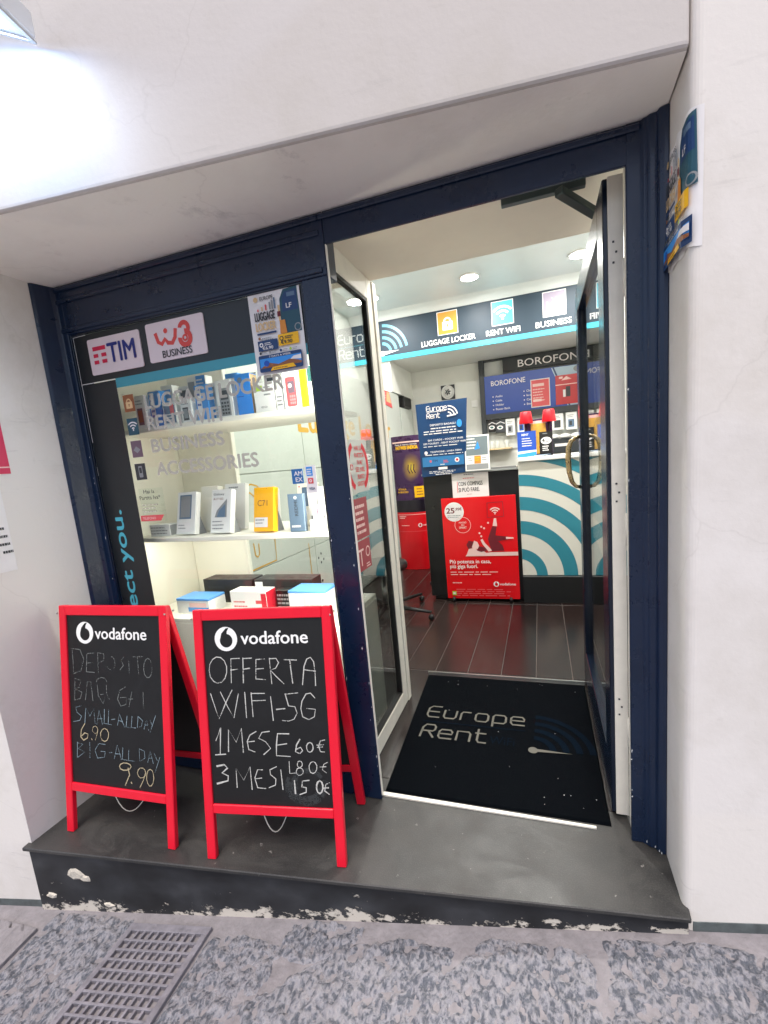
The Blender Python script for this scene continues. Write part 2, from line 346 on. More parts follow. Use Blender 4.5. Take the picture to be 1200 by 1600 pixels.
CHALK = {'B':[(1.0,[(0.083,0.751),(0.1,0.749),(0.114,0.737),(0.122,0.717),(0.121,0.693),(0.113,0.672),(0.098,0.658),(0.081,0.654),(0.066,0.661),(0.054,0.678),(0.051,0.701),(0.055,0.724),(0.067,0.742),(0.083,0.751)]),(1.0,[(0.141,0.744),(0.137,0.655)]),(1.0,[(0.141,0.744),(0.175,0.745)]),(1.0,[(0.138,0.702),(0.166,0.705)]),(1.0,[(0.189,0.746),(0.185,0.655)]),(1.0,[(0.188,0.744),(0.223,0.745)]),(1.0,[(0.188,0.705),(0.213,0.708)]),(1.0,[(0.24,0.74),(0.235,0.668)]),(1.0,[(0.24,0.74),(0.273,0.741)]),(1.0,[(0.238,0.705),(0.267,0.707)]),(1.0,[(0.235,0.669),(0.273,0.666)]),(1.0,[(0.292,0.744),(0.296,0.651)]),(1.0,[(0.292,0.742),(0.318,0.743),(0.327,0.727),(0.314,0.707),(0.293,0.701),(0.315,0.677),(0.342,0.651)]),(1.0,[(0.349,0.738),(0.396,0.736)]),(1.0,[(0.37,0.737),(0.376,0.653)]),(1.0,[(0.413,0.647),(0.423,0.713),(0.435,0.739),(0.449,0.745),(0.46,0.729),(0.463,0.693),(0.462,0.644)]),(1.0,[(0.421,0.701),(0.465,0.695)]),(1.0,[(0.051,0.615),(0.065,0.567),(0.079,0.521),(0.11,0.581),(0.138,0.628)]),(1.0,[(0.091,0.621),(0.115,0.57),(0.139,0.525),(0.162,0.614)]),(1.0,[(0.188,0.62),(0.189,0.527)]),(1.0,[(0.213,0.618),(0.215,0.531)]),(1.0,[(0.213,0.616),(0.265,0.616)]),(1.0,[(0.213,0.589),(0.267,0.591)]),(1.0,[(0.288,0.604),(0.293,0.518)]),(1.3,[(0.308,0.558),(0.34,0.561)]),(1.0,[(0.345,0.614),(0.355,0.571),(0.379,0.568),(0.386,0.545),(0.373,0.523),(0.352,0.516),(0.327,0.518)]),(1.0,[(0.345,0.613),(0.393,0.618)]),(1.0,[(0.456,0.6),(0.441,0.617),(0.424,0.614),(0.407,0.588),(0.401,0.562),(0.406,0.532),(0.429,0.522),(0.45,0.532),(0.456,0.559),(0.424,0.562)]),(1.2,[(0.061,0.441),(0.083,0.489),(0.075,0.39)]),(1.2,[(0.056,0.388),(0.097,0.391)]),(1.1,[(0.109,0.401),(0.114,0.482),(0.142,0.436),(0.166,0.488),(0.168,0.399)]),(1.0,[(0.223,0.477),(0.198,0.463),(0.186,0.44),(0.19,0.41),(0.214,0.402)]),(1.0,[(0.188,0.438),(0.214,0.441)]),(1.0,[(0.275,0.478),(0.246,0.474),(0.232,0.452),(0.258,0.44),(0.276,0.416),(0.248,0.393)]),(1.15,[(0.349,0.47),(0.306,0.47),(0.299,0.428),(0.297,0.39),(0.349,0.388)]),(1.1,[(0.299,0.428),(0.339,0.434)]),(1.2,[(0.39,0.451),(0.376,0.43),(0.371,0.406),(0.386,0.399),(0.398,0.41),(0.391,0.422),(0.376,0.415)]),(1.1,[(0.427,0.44),(0.434,0.437),(0.438,0.428),(0.438,0.417),(0.432,0.408),(0.425,0.405),(0.418,0.408),(0.414,0.417),(0.414,0.428),(0.42,0.437),(0.427,0.44)]),(1.1,[(0.483,0.45),(0.467,0.446),(0.459,0.428),(0.465,0.408),(0.48,0.407)]),(1.0,[(0.453,0.431),(0.478,0.433)]),(1.0,[(0.454,0.423),(0.474,0.425)]),(1.7,[(0.059,0.346),(0.089,0.352),(0.101,0.34),(0.078,0.321),(0.102,0.311),(0.1,0.293),(0.056,0.281)]),(1.0,[(0.135,0.269),(0.135,0.341),(0.163,0.297),(0.191,0.347),(0.194,0.264)]),(1.0,[(0.239,0.337),(0.22,0.337),(0.207,0.306),(0.216,0.271),(0.248,0.269)]),(1.0,[(0.208,0.303),(0.234,0.307)]),(1.0,[(0.294,0.35),(0.268,0.338),(0.269,0.321),(0.289,0.305),(0.286,0.283),(0.261,0.273)]),(1.0,[(0.31,0.339),(0.314,0.268)]),(0.8,[(0.344,0.37),(0.344,0.327),(0.366,0.329)]),(0.9,[(0.385,0.373),(0.391,0.37),(0.394,0.363),(0.392,0.355),(0.387,0.35),(0.38,0.349),(0.375,0.355),(0.375,0.363),(0.378,0.37),(0.385,0.373)]),(0.9,[(0.383,0.348),(0.392,0.345),(0.396,0.337),(0.394,0.328),(0.386,0.322),(0.377,0.321),(0.37,0.327),(0.369,0.336),(0.374,0.345),(0.383,0.348)]),(0.9,[(0.435,0.372),(0.443,0.368),(0.448,0.358),(0.447,0.344),(0.441,0.334),(0.432,0.329),(0.423,0.333),(0.419,0.344),(0.419,0.357),(0.426,0.368),(0.435,0.372)]),(0.8,[(0.488,0.37),(0.474,0.363),(0.468,0.343),(0.482,0.333)]),(0.8,[(0.46,0.353),(0.482,0.355)]),(1.5,[(0.36,0.301),(0.361,0.255)]),(1.4,[(0.415,0.304),(0.39,0.301),(0.387,0.28),(0.403,0.277),(0.402,0.261),(0.378,0.252)]),(1.6,[(0.455,0.304),(0.462,0.3),(0.466,0.288),(0.465,0.274),(0.46,0.263),(0.453,0.258),(0.446,0.262),(0.442,0.273),(0.443,0.288),(0.448,0.299),(0.455,0.304)]),(1.2,[(0.491,0.298),(0.477,0.291),(0.472,0.268),(0.488,0.257)]),(1.1,[(0.469,0.278),(0.487,0.28)])],'BS':[(1.0,[(0.476,0.299),(0.476,0.284),(0.472,0.268),(0.463,0.253),(0.451,0.24),(0.437,0.23),(0.42,0.223),(0.402,0.22),(0.385,0.221),(0.368,0.226),(0.354,0.234),(0.342,0.245),(0.334,0.259),(0.331,0.274),(0.331,0.29),(0.336,0.306)]),(1.0,[(0.463,0.294),(0.461,0.281),(0.455,0.268),(0.446,0.257),(0.435,0.248),(0.422,0.241),(0.408,0.237),(0.394,0.237),(0.38,0.239),(0.368,0.245),(0.358,0.254),(0.35,0.265),(0.346,0.277),(0.345,0.29)]),(1.0,[(0.365,0.278),(0.36,0.291),(0.361,0.304),(0.368,0.318),(0.38,0.328),(0.396,0.336),(0.414,0.338),(0.432,0.337),(0.447,0.33),(0.458,0.32)])],'A1':[(1.0,[(0.058,0.76),(0.061,0.707),(0.062,0.657)]),(1.0,[(0.053,0.76),(0.1,0.756),(0.119,0.716),(0.101,0.669),(0.062,0.656)]),(1.0,[(0.136,0.741),(0.13,0.666)]),(1.0,[(0.136,0.741),(0.172,0.744)]),(1.0,[(0.134,0.702),(0.164,0.705)]),(1.0,[(0.13,0.666),(0.173,0.665)]),(1.0,[(0.193,0.746),(0.193,0.663)]),(1.0,[(0.193,0.746),(0.225,0.742),(0.224,0.716),(0.195,0.704)]),(1.0,[(0.26,0.733),(0.271,0.73),(0.278,0.72),(0.28,0.706),(0.277,0.692),(0.269,0.682),(0.258,0.678),(0.248,0.681),(0.24,0.691)]),(1.0,[(0.325,0.733),(0.312,0.719),(0.322,0.699),(0.304,0.681)]),(1.0,[(0.349,0.734),(0.35,0.666)]),(1.0,[(0.372,0.735),(0.42,0.738)]),(1.0,[(0.393,0.735),(0.396,0.67)]),(1.0,[(0.443,0.732),(0.454,0.726),(0.461,0.71),(0.462,0.689),(0.457,0.669),(0.447,0.657),(0.435,0.656),(0.425,0.668),(0.421,0.687),(0.424,0.709),(0.432,0.725),(0.443,0.732)]),(1.0,[(0.068,0.636),(0.062,0.551)]),(1.0,[(0.068,0.636),(0.1,0.629),(0.089,0.6),(0.066,0.593),(0.103,0.581),(0.092,0.554),(0.062,0.547)]),(1.0,[(0.12,0.551),(0.133,0.625),(0.152,0.626),(0.159,0.549)]),(1.0,[(0.181,0.627),(0.185,0.636),(0.195,0.643),(0.209,0.646),(0.222,0.644),(0.231,0.638),(0.234,0.63)]),(1.0,[(0.185,0.614),(0.188,0.572),(0.212,0.54),(0.226,0.581),(0.199,0.576)]),(1.0,[(0.245,0.561),(0.239,0.564),(0.235,0.572),(0.232,0.585),(0.231,0.601),(0.232,0.616)]),(1.0,[(0.33,0.615),(0.299,0.599),(0.286,0.564),(0.301,0.536),(0.327,0.544),(0.332,0.573),(0.3,0.57)]),(1.0,[(0.359,0.596),(0.342,0.536)]),(1.0,[(0.341,0.567),(0.362,0.568)]),(1.0,[(0.414,0.598),(0.413,0.533)])],'A2':[(1.0,[(0.096,0.525),(0.066,0.516),(0.072,0.496),(0.096,0.482),(0.085,0.464),(0.052,0.457)]),(1.0,[(0.112,0.457),(0.12,0.519),(0.14,0.485),(0.161,0.518),(0.166,0.458)]),(1.0,[(0.175,0.455),(0.189,0.513),(0.204,0.457)]),(1.0,[(0.18,0.478),(0.203,0.479)]),(1.0,[(0.217,0.517),(0.213,0.461),(0.23,0.46)]),(1.0,[(0.239,0.518),(0.234,0.459),(0.25,0.458)]),(1.0,[(0.251,0.479),(0.269,0.482)]),(1.2,[(0.281,0.459),(0.293,0.503),(0.315,0.455)]),(1.0,[(0.286,0.477),(0.307,0.476)]),(1.1,[(0.331,0.502),(0.324,0.455),(0.346,0.453)]),(1.1,[(0.356,0.5),(0.349,0.455),(0.371,0.454)]),(1.0,[(0.385,0.501),(0.379,0.456),(0.4,0.463),(0.407,0.485),(0.385,0.501)]),(1.0,[(0.412,0.453),(0.425,0.495),(0.434,0.45)]),(1.0,[(0.415,0.469),(0.431,0.47)]),(1.0,[(0.441,0.496),(0.45,0.473)]),(1.0,[(0.47,0.509),(0.441,0.444)]),(1.0,[(0.068,0.373),(0.065,0.311)]),(1.0,[(0.068,0.371),(0.097,0.367),(0.071,0.347),(0.106,0.336),(0.068,0.311)]),(1.0,[(0.134,0.378),(0.132,0.314)]),(1.0,[(0.214,0.376),(0.181,0.377),(0.16,0.348),(0.172,0.317),(0.208,0.324),(0.213,0.347),(0.191,0.346)]),(1.0,[(0.233,0.344),(0.247,0.347)]),(1.0,[(0.258,0.322),(0.276,0.38),(0.294,0.322)]),(1.0,[(0.264,0.343),(0.289,0.344)]),(1.0,[(0.303,0.37),(0.299,0.324),(0.322,0.322)]),(1.0,[(0.333,0.37),(0.33,0.322),(0.357,0.322)]),(0.8,[(0.384,0.374),(0.385,0.324),(0.411,0.339),(0.409,0.366),(0.384,0.374)]),(0.8,[(0.424,0.324),(0.437,0.37),(0.45,0.322)]),(0.8,[(0.429,0.341),(0.445,0.341)]),(0.8,[(0.457,0.36),(0.47,0.335)]),(0.8,[(0.483,0.349),(0.456,0.286)])],'A3':[(1.2,[(0.112,0.453),(0.092,0.426),(0.088,0.397),(0.102,0.384),(0.123,0.395),(0.127,0.411),(0.11,0.415),(0.093,0.401)]),(1.3,[(0.145,0.394),(0.147,0.39)]),(1.0,[(0.179,0.432),(0.176,0.422),(0.167,0.416),(0.157,0.418),(0.151,0.425),(0.152,0.436),(0.158,0.444),(0.168,0.447),(0.176,0.442),(0.179,0.432)]),(1.0,[(0.179,0.429),(0.173,0.411),(0.164,0.39)]),(1.0,[(0.214,0.441),(0.227,0.437),(0.234,0.424),(0.233,0.408),(0.225,0.394),(0.213,0.388),(0.2,0.392),(0.193,0.405),(0.193,0.421),(0.202,0.435),(0.214,0.441)]),(1.2,[(0.341,0.299),(0.335,0.29),(0.32,0.283),(0.302,0.281),(0.288,0.285),(0.283,0.294),(0.288,0.303),(0.303,0.31),(0.321,0.311),(0.336,0.307),(0.341,0.299)]),(1.2,[(0.326,0.291),(0.332,0.265),(0.308,0.221)]),(1.3,[(0.339,0.237),(0.341,0.233)]),(1.0,[(0.412,0.281),(0.408,0.269),(0.397,0.261),(0.385,0.259),(0.375,0.266),(0.371,0.277),(0.376,0.29),(0.386,0.298),(0.399,0.299),(0.408,0.293),(0.412,0.281)]),(1.0,[(0.41,0.279),(0.399,0.251),(0.381,0.221)]),(1.0,[(0.434,0.298),(0.443,0.294),(0.449,0.28),(0.45,0.262),(0.445,0.244),(0.436,0.233),(0.427,0.232),(0.419,0.242),(0.415,0.258),(0.417,0.277),(0.424,0.292),(0.434,0.298)])]}

# ------------------------------------------------------------------ material library
WALL = plaster('street plaster', 'e3ded9', dirt='bdb5a8', stains=[(.62, 1.30, .32, .12, .12, .10, 'b9b4ae', .5), (.52, 1.29, 1.05, .05, .1, .25, 'cbbda6', .45), (.70, 1.31, 1.75, .10, .1, .12, 'c6bfb4', .4), (-2.02, 1.10, .10, .1, .12, .12, 'b3a493', .6), (.40, 1.25, .95, .05, .2, .3, 'bf9d72', .8), (-2.0, 1.02, .12, .12, .12, .3, 'a99f95', .55), (.37, 1.27, .02, .1, .1, .09, '8b857d', .7)])
LINTEL = plaster('dimmed lintel plaster', 'cbc5c1', stains=[(.37, 1.29, 2.36, .10, .12, .22, '5f574f', .9)])  # pier paint made darker; the dimmer light is put into the colour
SOFFIT = plaster('brightened soffit plaster', 'fbf7f1', dirt='e2dcd4', stains=[(.36, 1.29, 2.3, .05, .05, .12, '6f675e', .8)])  # same paint made lighter; bounced light is put into the colour
ROOMW = mat('room white paint', 'dfe0da', .6, var=.05, scale=3)
ROOMC = mat('ceiling white paint', 'd9dedd', .45, var=.04, scale=2)
VESTC = mat('entrance ceiling cream paint', 'f3eadb', .6, var=.05, scale=2)
NAVY = mat('navy gloss paint', '0d203b', .3, var=.16, scale=7, bump=.09, bscale=45)
NAVYD = mat('navy door paint', '0d192b', .22, var=.1, scale=12)
ALU = mat('white powder coated aluminium', 'e6e2d7', .4, var=.06, scale=14)
CREAM = mat('cream laminate', 'ece9dd', .45, var=.03, scale=3)
SEAL = mat('black rubber seal', '0c0c0d', .6)
BLK = mat('black laminate', '0e0f11', .35, var=.2, scale=6)
FILM = mat('charcoal window film', '1b1f23', .32, var=.1, scale=5)
TEAL = mat('teal print', '3f97a8', .4)
TEALB = mat('bright teal print', '4fb4c9', .4)
GREYT = mat('grey window lettering', 'c9c5ba', .6); GREYT.node_tree.nodes['Principled BSDF'].inputs['Alpha'].default_value = .62
WHT = mat('white print', 'eeeeec', .5)
PAPER = mat('paper white', 'e9e6e6', .6, var=.03, scale=20)
RED = mat('red enamel wood', 'e2122f', .3, var=.035, scale=6, bump=.03, bscale=90)
REDP = mat('red gloss poster', 'dd0a14', .22)
REDT = mat('red print', 'd3122c', .5)
REDPALE = mat('faded red print', 'd9565a', .5)
MAROON = mat('maroon print', '6d1020', .5)
PINK = mat('blush print', 'efc9c4', .5)
GREYD = mat('dark grey print', '33363a', .5)
GREYM = mat('mid grey print', '8c8f92', .5)
BLUE = mat('blue print', '0b4fb0', .45)
BLUEN = mat('navy print', '143a6b', .45)
BLUES = mat('sky blue print', '2f8fe0', .45)
BLUEP = mat('poster blue', '0b3864', .35)
BLUEPL = mat('poster light blue', '2f74ab', .35)
STEELP = mat('slate blue print', '5b7590', .45)
PURP = mat('purple print', '3a1a48', .3, var=.4, scale=7)
YEL = mat('yellow print', 'f4b906', .45)
GOLD = mat('gold lettering', 'c99a2a', .4)
ORAN = mat('orange print', 'd98a35', .5)
TEALD = mat('dark teal print', '1f4f60', .5)
GREENB = mat('bottle green print', '2a5f5a', .5)
MAUVE = mat('mauve print', '6f5a68', .5)
BROWN = mat('brown print', '8c5531', .5)
TAN = mat('tan print', 'd9b98a', .5)
LIME = mat('lime print', 'a5c93a', .5)
BRASS = mat('worn brass', 'b9a27a', .3, metal=1.0, var=.25, scale=30)
STEEL = mat('brushed steel', 'b5b5b2', .35, metal=1.0)
PLASB = mat('black plastic', '131415', .42)
PLASW = mat('white plastic', 'e8e8e6', .4)
LED = mat('lit led strip', 'ffffff', .5, emit='fff4d8', estr=14)
LAMP = mat('lit lamp diffuser', 'ffffff', .5, emit='fffaf0', estr=45)
FLOODL = mat('lit floodlight lens', 'ffffff', .5, emit='e8f2ff', estr=14)
GLASS = glass('window glass', f0=.03, fmax=.5)
GLASSP = glass('side panel glass', tint=(.86, .88, .87), f0=.09, fmax=.95, pw_=2.4)
GLASSD = glass('door glass', tint=(.93, .95, .93), f0=.07, fmax=.95)
BOARD = mat('chalkboard black', '0e0f12', .55); _l = BOARD.node_tree.links
tc = N(BOARD, 'ShaderNodeTexCoord'); a = N(BOARD, 'ShaderNodeTexNoise', i_Scale=5.0, i_Detail=8.0, i_Roughness=.7, i_Distortion=1.5); _l.new(tc.outputs['Object'], a.inputs['Vector'])
_l.new(ramp(BOARD, a.outputs[0], [(.42, '090a0b'), (.6, '0f1012'), (.78, '1c1e20')]), BOARD.node_tree.nodes['Principled BSDF'].inputs['Base Color'])

def chalkmat(name, col, thr):
    m = mat(name, col, .9); l = m.node_tree.links; n = m.node_tree.nodes
    tc = N(m, 'ShaderNodeTexCoord'); t = N(m, 'ShaderNodeTexNoise', i_Scale=210.0, i_Detail=3.0); l.new(tc.outputs['Object'], t.inputs['Vector'])
    t2 = N(m, 'ShaderNodeTexNoise', i_Scale=22.0, i_Detail=2.0); l.new(tc.outputs['Object'], t2.inputs['Vector'])
    a = N(m, 'ShaderNodeMath', operation='ADD'); l.new(t.outputs[0], a.inputs[0]); l.new(t2.outputs[0], a.inputs[1])
    f = ramp(m, a.outputs[0], [(thr - .13, .08), (thr + .13, 1.0)])
    n['Principled BSDF'].inputs['Alpha'].default_value = 1; l.new(f, n['Principled BSDF'].inputs['Alpha']); return m
def halved(m):   # ramp positions are 0-1, the summed noise 0-2
    return m
CHALKW = chalkmat('white chalk', 'bcbcb8', .80)
CHALKF = chalkmat('rubbed chalk', '6c706f', .93)
CHALKB = chalkmat('bluish chalk', '788a93', .93)
CHALKY = chalkmat('yellowish chalk', 'ab9f82', .80)
CHALKS = chalkmat('chalk smear', '2c2f31', .99)

# step stone
STEP = mat('dark stone slab', '6f6f70', .55); _l = STEP.node_tree.links
tc = N(STEP, 'ShaderNodeTexCoord'); a = N(STEP, 'ShaderNodeTexNoise', i_Scale=2.2, i_Detail=8.0, i_Roughness=.62); b = N(STEP, 'ShaderNodeTexNoise', i_Scale=240.0, i_Detail=2.0)
for q in (a, b): _l.new(tc.outputs['Object'], q.inputs['Vector'])
c = ramp(STEP, a.outputs[0], [(.3, '1c1c1e'), (.52, '2e2e2e'), (.72, '403f3e')])
c = mixc(STEP, ramp(STEP, b.outputs[0], [(.45, 0.0), (.7, .3)]), c, '545351')
sp = N(STEP, 'ShaderNodeTexNoise', i_Scale=38.0, i_Detail=4.0); _l.new(tc.outputs['Object'], sp.inputs['Vector'])
wm = N(STEP, 'ShaderNodeMapping'); wm.inputs['Scale'].default_value = (3, 5, 1); wm.inputs['Rotation'].default_value = (0, 0, .35); _l.new(tc.outputs['Object'], wm.inputs[0])
wn = N(STEP, 'ShaderNodeTexNoise', i_Scale=1.6, i_Detail=7.0, i_Roughness=.68, i_Distortion=.8); _l.new(wm.outputs[0], wn.inputs['Vector'])
c = mixc(STEP, ramp(STEP, wn.outputs[0], [(.45, 0.0), (.75, .32)]), c, '595754')
rg = N(STEP, 'ShaderNodeMapRange'); rg.inputs[1].default_value = .35; rg.inputs[2].default_value = .7; rg.inputs[3].default_value = .38; rg.inputs[4].default_value = .68; _l.new(wn.outputs[0], rg.inputs[0]); _l.new(rg.outputs[0], STEP.node_tree.nodes['Principled BSDF'].inputs['Roughness'])
c = mixc(STEP, ramp(STEP, sp.outputs[0], [(.70, 0.0), (.76, .5)]), c, 'a7a4a0')
_l.new(c, STEP.node_tree.nodes['Principled BSDF'].inputs['Base Color'])
bb = N(STEP, 'ShaderNodeBump', i_Strength=.12, i_Distance=.004); _l.new(b.outputs[0], bb.inputs['Height']); _l.new(bb.outputs[0], STEP.node_tree.nodes['Principled BSDF'].inputs['Normal'])
# riser: dark paint, flaking to pale render along its foot
RISER = mat('flaking dark paint', '2b2d31', .6); _l = RISER.node_tree.links
tc = N(RISER, 'ShaderNodeTexCoord'); a = N(RISER, 'ShaderNodeTexNoise', i_Scale=13.0, i_Detail=9.0, i_Roughness=.7); b = N(RISER, 'ShaderNodeTexNoise', i_Scale=5.0, i_Detail=5.0)
mp = N(RISER, 'ShaderNodeMapping'); mp.inputs['Scale'].default_value = (1, 1, 1.6)
_l.new(tc.outputs['Object'], mp.inputs[0])
for q in (a, b): _l.new(mp.outputs[0], q.inputs['Vector'])
sx = N(RISER, 'ShaderNodeSeparateXYZ'); _l.new(tc.outputs['Object'], sx.inputs[0])
m1 = N(RISER, 'ShaderNodeMath', operation='MULTIPLY_ADD'); m1.inputs[1].default_value = -.095; m1.inputs[2].default_value = .293 - .095 * 2.062   # height above the sloping street
_l.new(sx.outputs[0], m1.inputs[0]); m2 = N(RISER, 'ShaderNodeMath', operation='ADD'); _l.new(m1.outputs[0], m2.inputs[0]); _l.new(sx.outputs[2], m2.inputs[1])
hr = N(RISER, 'ShaderNodeMapRange'); hr.inputs[1].default_value = .0; hr.inputs[2].default_value = .06; hr.inputs[3].default_value = .135; hr.inputs[4].default_value = -.05
_l.new(m2.outputs[0], hr.inputs[0]); m3 = N(RISER, 'ShaderNodeMath', operation='ADD'); _l.new(a.outputs[0], m3.inputs[0]); _l.new(hr.outputs[0], m3.inputs[1])
c = ramp(RISER, b.outputs[0], [(.35, '191a1d'), (.55, '2b2d31'), (.7, '3d3f43')])
bl = N(RISER, 'ShaderNodeTexNoise', i_Scale=2.6, i_Detail=2.0); _l.new(tc.outputs['Object'], bl.inputs['Vector'])
m4 = N(RISER, 'ShaderNodeMapRange'); m4.inputs[1].default_value = .35; m4.inputs[2].default_value = .62; m4.inputs[3].default_value = -.055; m4.inputs[4].default_value = .035; _l.new(bl.outputs[0], m4.inputs[0]); m5 = N(RISER, 'ShaderNodeMath', operation='ADD'); _l.new(m3.outputs[0], m5.inputs[0]); _l.new(m4.outputs[0], m5.inputs[1]); m3 = m5
fl = ramp(RISER, m3.outputs[0], [(.60, 0.0), (.625, 1.0)])
c = mixc(RISER, fl, c, 'cfc8bd')
_l.new(c, RISER.node_tree.nodes['Principled BSDF'].inputs['Base Color'])
bb = N(RISER, 'ShaderNodeBump', i_Strength=.8, i_Distance=.012, invert=True); _l.new(fl, bb.inputs['Height']); _l.new(bb.outputs[0], RISER.node_tree.nodes['Principled BSDF'].inputs['Normal'])
# lava paving: chiselled dark stone with pale dusty high spots; the shade in its pits is put into the colour
def lava(name, off):
    m = mat(name, '5f626b', .8); l = m.node_tree.links
    tc = N(m, 'ShaderNodeTexCoord'); mp = N(m, 'ShaderNodeMapping'); mp.inputs['Location'].default_value = off; mp.inputs['Rotation'].default_value = (0, 0, .5); mp.inputs['Scale'].default_value = (1.0, .8, 1)
    l.new(tc.outputs['Object'], mp.inputs[0])
    n1 = N(m, 'ShaderNodeTexNoise', i_Scale=66.0, i_Detail=3.5, i_Roughness=.55, i_Distortion=.2); n2 = N(m, 'ShaderNodeTexNoise', i_Scale=5.0, i_Detail=5.0)
    n3 = N(m, 'ShaderNodeTexNoise', i_Scale=150.0, i_Detail=3.0)
    for q in (n1, n2, n3): l.new(mp.outputs[0], q.inputs['Vector'])
    ad = N(m, 'ShaderNodeMath', operation='MULTIPLY_ADD'); ad.inputs[1].default_value = .22; l.new(n2.outputs[0], ad.inputs[0]); l.new(n1.outputs[0], ad.inputs[2])
    c = ramp(m, ad.outputs[0], [(.51, '51555f'), (.57, '6a6c75'), (.63, '82828a'), (.8, '908e93')])
    c = mixc(m, ramp(m, n3.outputs[0], [(.45, 0.0), (.75, .3)]), c, '959395')
    l.new(c, m.node_tree.nodes['Principled BSDF'].inputs['Base Color'])
    bp = N(m, 'ShaderNodeBump', i_Strength=1.0, i_Distance=.016); l.new(n1.outputs[0], bp.inputs['Height'])
    b2 = N(m, 'ShaderNodeBump', i_Strength=.3, i_Distance=.004); l.new(n3.outputs[0], b2.inputs['Height']); l.new(bp.outputs[0], b2.inputs['Normal'])
    l.new(b2.outputs[0], m.node_tree.nodes['Principled BSDF'].inputs['Normal']); return m
LAVA = [lava('lava stone %s' % k, o) for k, o in (('grey', (0, 0, 0)), ('blue grey', (3.1, 1.7, 0)))]
MORTAR = mat('pale cement', '837f83', .9, var=.2, scale=18, bump=.5, bscale=60)
IRON = mat('dusty cast iron', '85828a', .6, metal=.25, var=.25, scale=25, bump=.3, bscale=80)
PIT = mat('drain shaft black', '6a6870', .9)
# interior floor planks
def plankmat(name, col):
    m = mat(name, col, .22); l = m.node_tree.links
    tc = N(m, 'ShaderNodeTexCoord'); mp = N(m, 'ShaderNodeMapping'); mp.inputs['Scale'].default_value = (22, 1.6, 1); l.new(tc.outputs['Object'], mp.inputs[0])
    n1 = N(m, 'ShaderNodeTexNoise', i_Scale=2.0, i_Detail=5.0, i_Roughness=.55, i_Distortion=.3); l.new(mp.outputs[0], n1.inputs['Vector'])
    r_, g_, b_2 = lin(col)[:3]
    mr = N(m, 'ShaderNodeMapRange'); mr.inputs[1].default_value = .3; mr.inputs[2].default_value = .7; mr.inputs[3].default_value = .72; mr.inputs[4].default_value = 1.28
    l.new(n1.outputs[0], mr.inputs[0]); x = N(m, 'ShaderNodeVectorMath', operation='SCALE'); x.inputs[0].default_value = (r_, g_, b_2); l.new(mr.outputs[0], x.inputs['Scale'])
    l.new(x.outputs[0], m.node_tree.nodes['Principled BSDF'].inputs['Base Color'])
    r2 = N(m, 'ShaderNodeMapRange'); r2.inputs[3].default_value = .22; r2.inputs[4].default_value = .29; l.new(n1.outputs[0], r2.inputs[0]); l.new(r2.outputs[0], m.node_tree.nodes['Principled BSDF'].inputs['Roughness'])
    return m
PLANK = [plankmat('dark plank %s' % n, c) for n, c in (('brown', '261b19'), ('black brown', '1d1615'), ('grey brown', '2a201e'))]
GROUT = mat('plank joint grey', '5c5652', .8)
MATF = mat('black mat pile', '080c11', 1.0, spec=.05, bump=.8, bscale=700)
MATL = mat('mat pale lettering', '78766f', 1.0, spec=.05, bump=.8, bscale=700)
MATB = mat('mat navy lettering', '081522', 1.0, spec=.05, bump=.8, bscale=700)

# ------------------------------------------------------------------ street, step and building
SL = .095
def stz(x): return -.293 + SL * (x + 2.062)
U = V((.9933, .1159, 0)).normalized(); NB = V((-U.y, U.x, 0))    # along the street front, and into the building
def fp(s, t, z=0): return V((-2.02, 1.0, 0)) + U * s + NB * t + V((0, 0, z))
g = MB(); gx = [-40, -8, -3.2, -2.4, -1.6, -.8, 0, .8, 1.6, 3, 8, 40]
gv = []; 
for x in gx:
    for y in (-40, -6, -2, 0, 1.0, 1.6):
        xx = max(-9, min(9, x)); gv.append((x, y, stz(xx) - .012))
gf = [(i * 6 + j, (i + 1) * 6 + j, (i + 1) * 6 + j + 1, i * 6 + j + 1) for i in range(len(gx) - 1) for j in range(5)]
street = structure('street', g.add(gv, gf), MORTAR)
def stone(poly, mi, amp=.016, cell=.009):
    """one paving stone: chiselled top on an uneven outline (plan polygon, counter-clockwise)"""
    xs = [p[0] for p in poly]; ys = [p[1] for p in poly]; n = len(poly)
    x0, x1, y0, y1 = min(xs), max(xs), min(ys), max(ys); nx = int((x1 - x0) / cell) + 2; ny = int((y1 - y0) / cell) + 2
    def inside(x, y):
        d = 1e9
        for i in range(n):
            ax, ay = poly[i]; bx_, by = poly[(i + 1) % n]; L = math.hypot(bx_ - ax, by - ay)
            d = min(d, ((bx_ - ax) * (y - ay) - (by - ay) * (x - ax)) / L)
        return d
    vs = []; keep = []
    for i in range(nx):
        for j in range(ny):
            x, y = x0 + (x1 - x0) * i / (nx - 1), y0 + (y1 - y0) * j / (ny - 1)
            d = inside(x, y) + .014 * noise.noise((x * 16, y * 16, mi)) + .010 * noise.noise((x * 45, y * 45, mi)); e = max(0, min(1, (d + .022) / .03))
            q = x * .88 + y * .48, -x * .48 + y * .88
            h = noise.noise((q[0] * 40, q[1] * 30, mi * 5)) * amp + noise.noise((q[0] * 85, q[1] * 70, 3)) * amp * .5 + noise.noise((x * 6, y * 6, 9)) * .005
            vs.append((x, y, stz(x) - .0165 + e * (.010 + h * (.4 + .6 * e)))); keep.append(d > -.03)
    fs = []
    for i in range(nx - 1):
        for j in range(ny - 1):
            a = i * ny + j; f = (a, a + ny, a + ny + 1, a + 1)
            if all(keep[k] for k in f): fs.append(f)
    mb = MB().add(vs, fs, 0, True)
    return link('paving_stone', mb, LAVA[mi % 2], street)
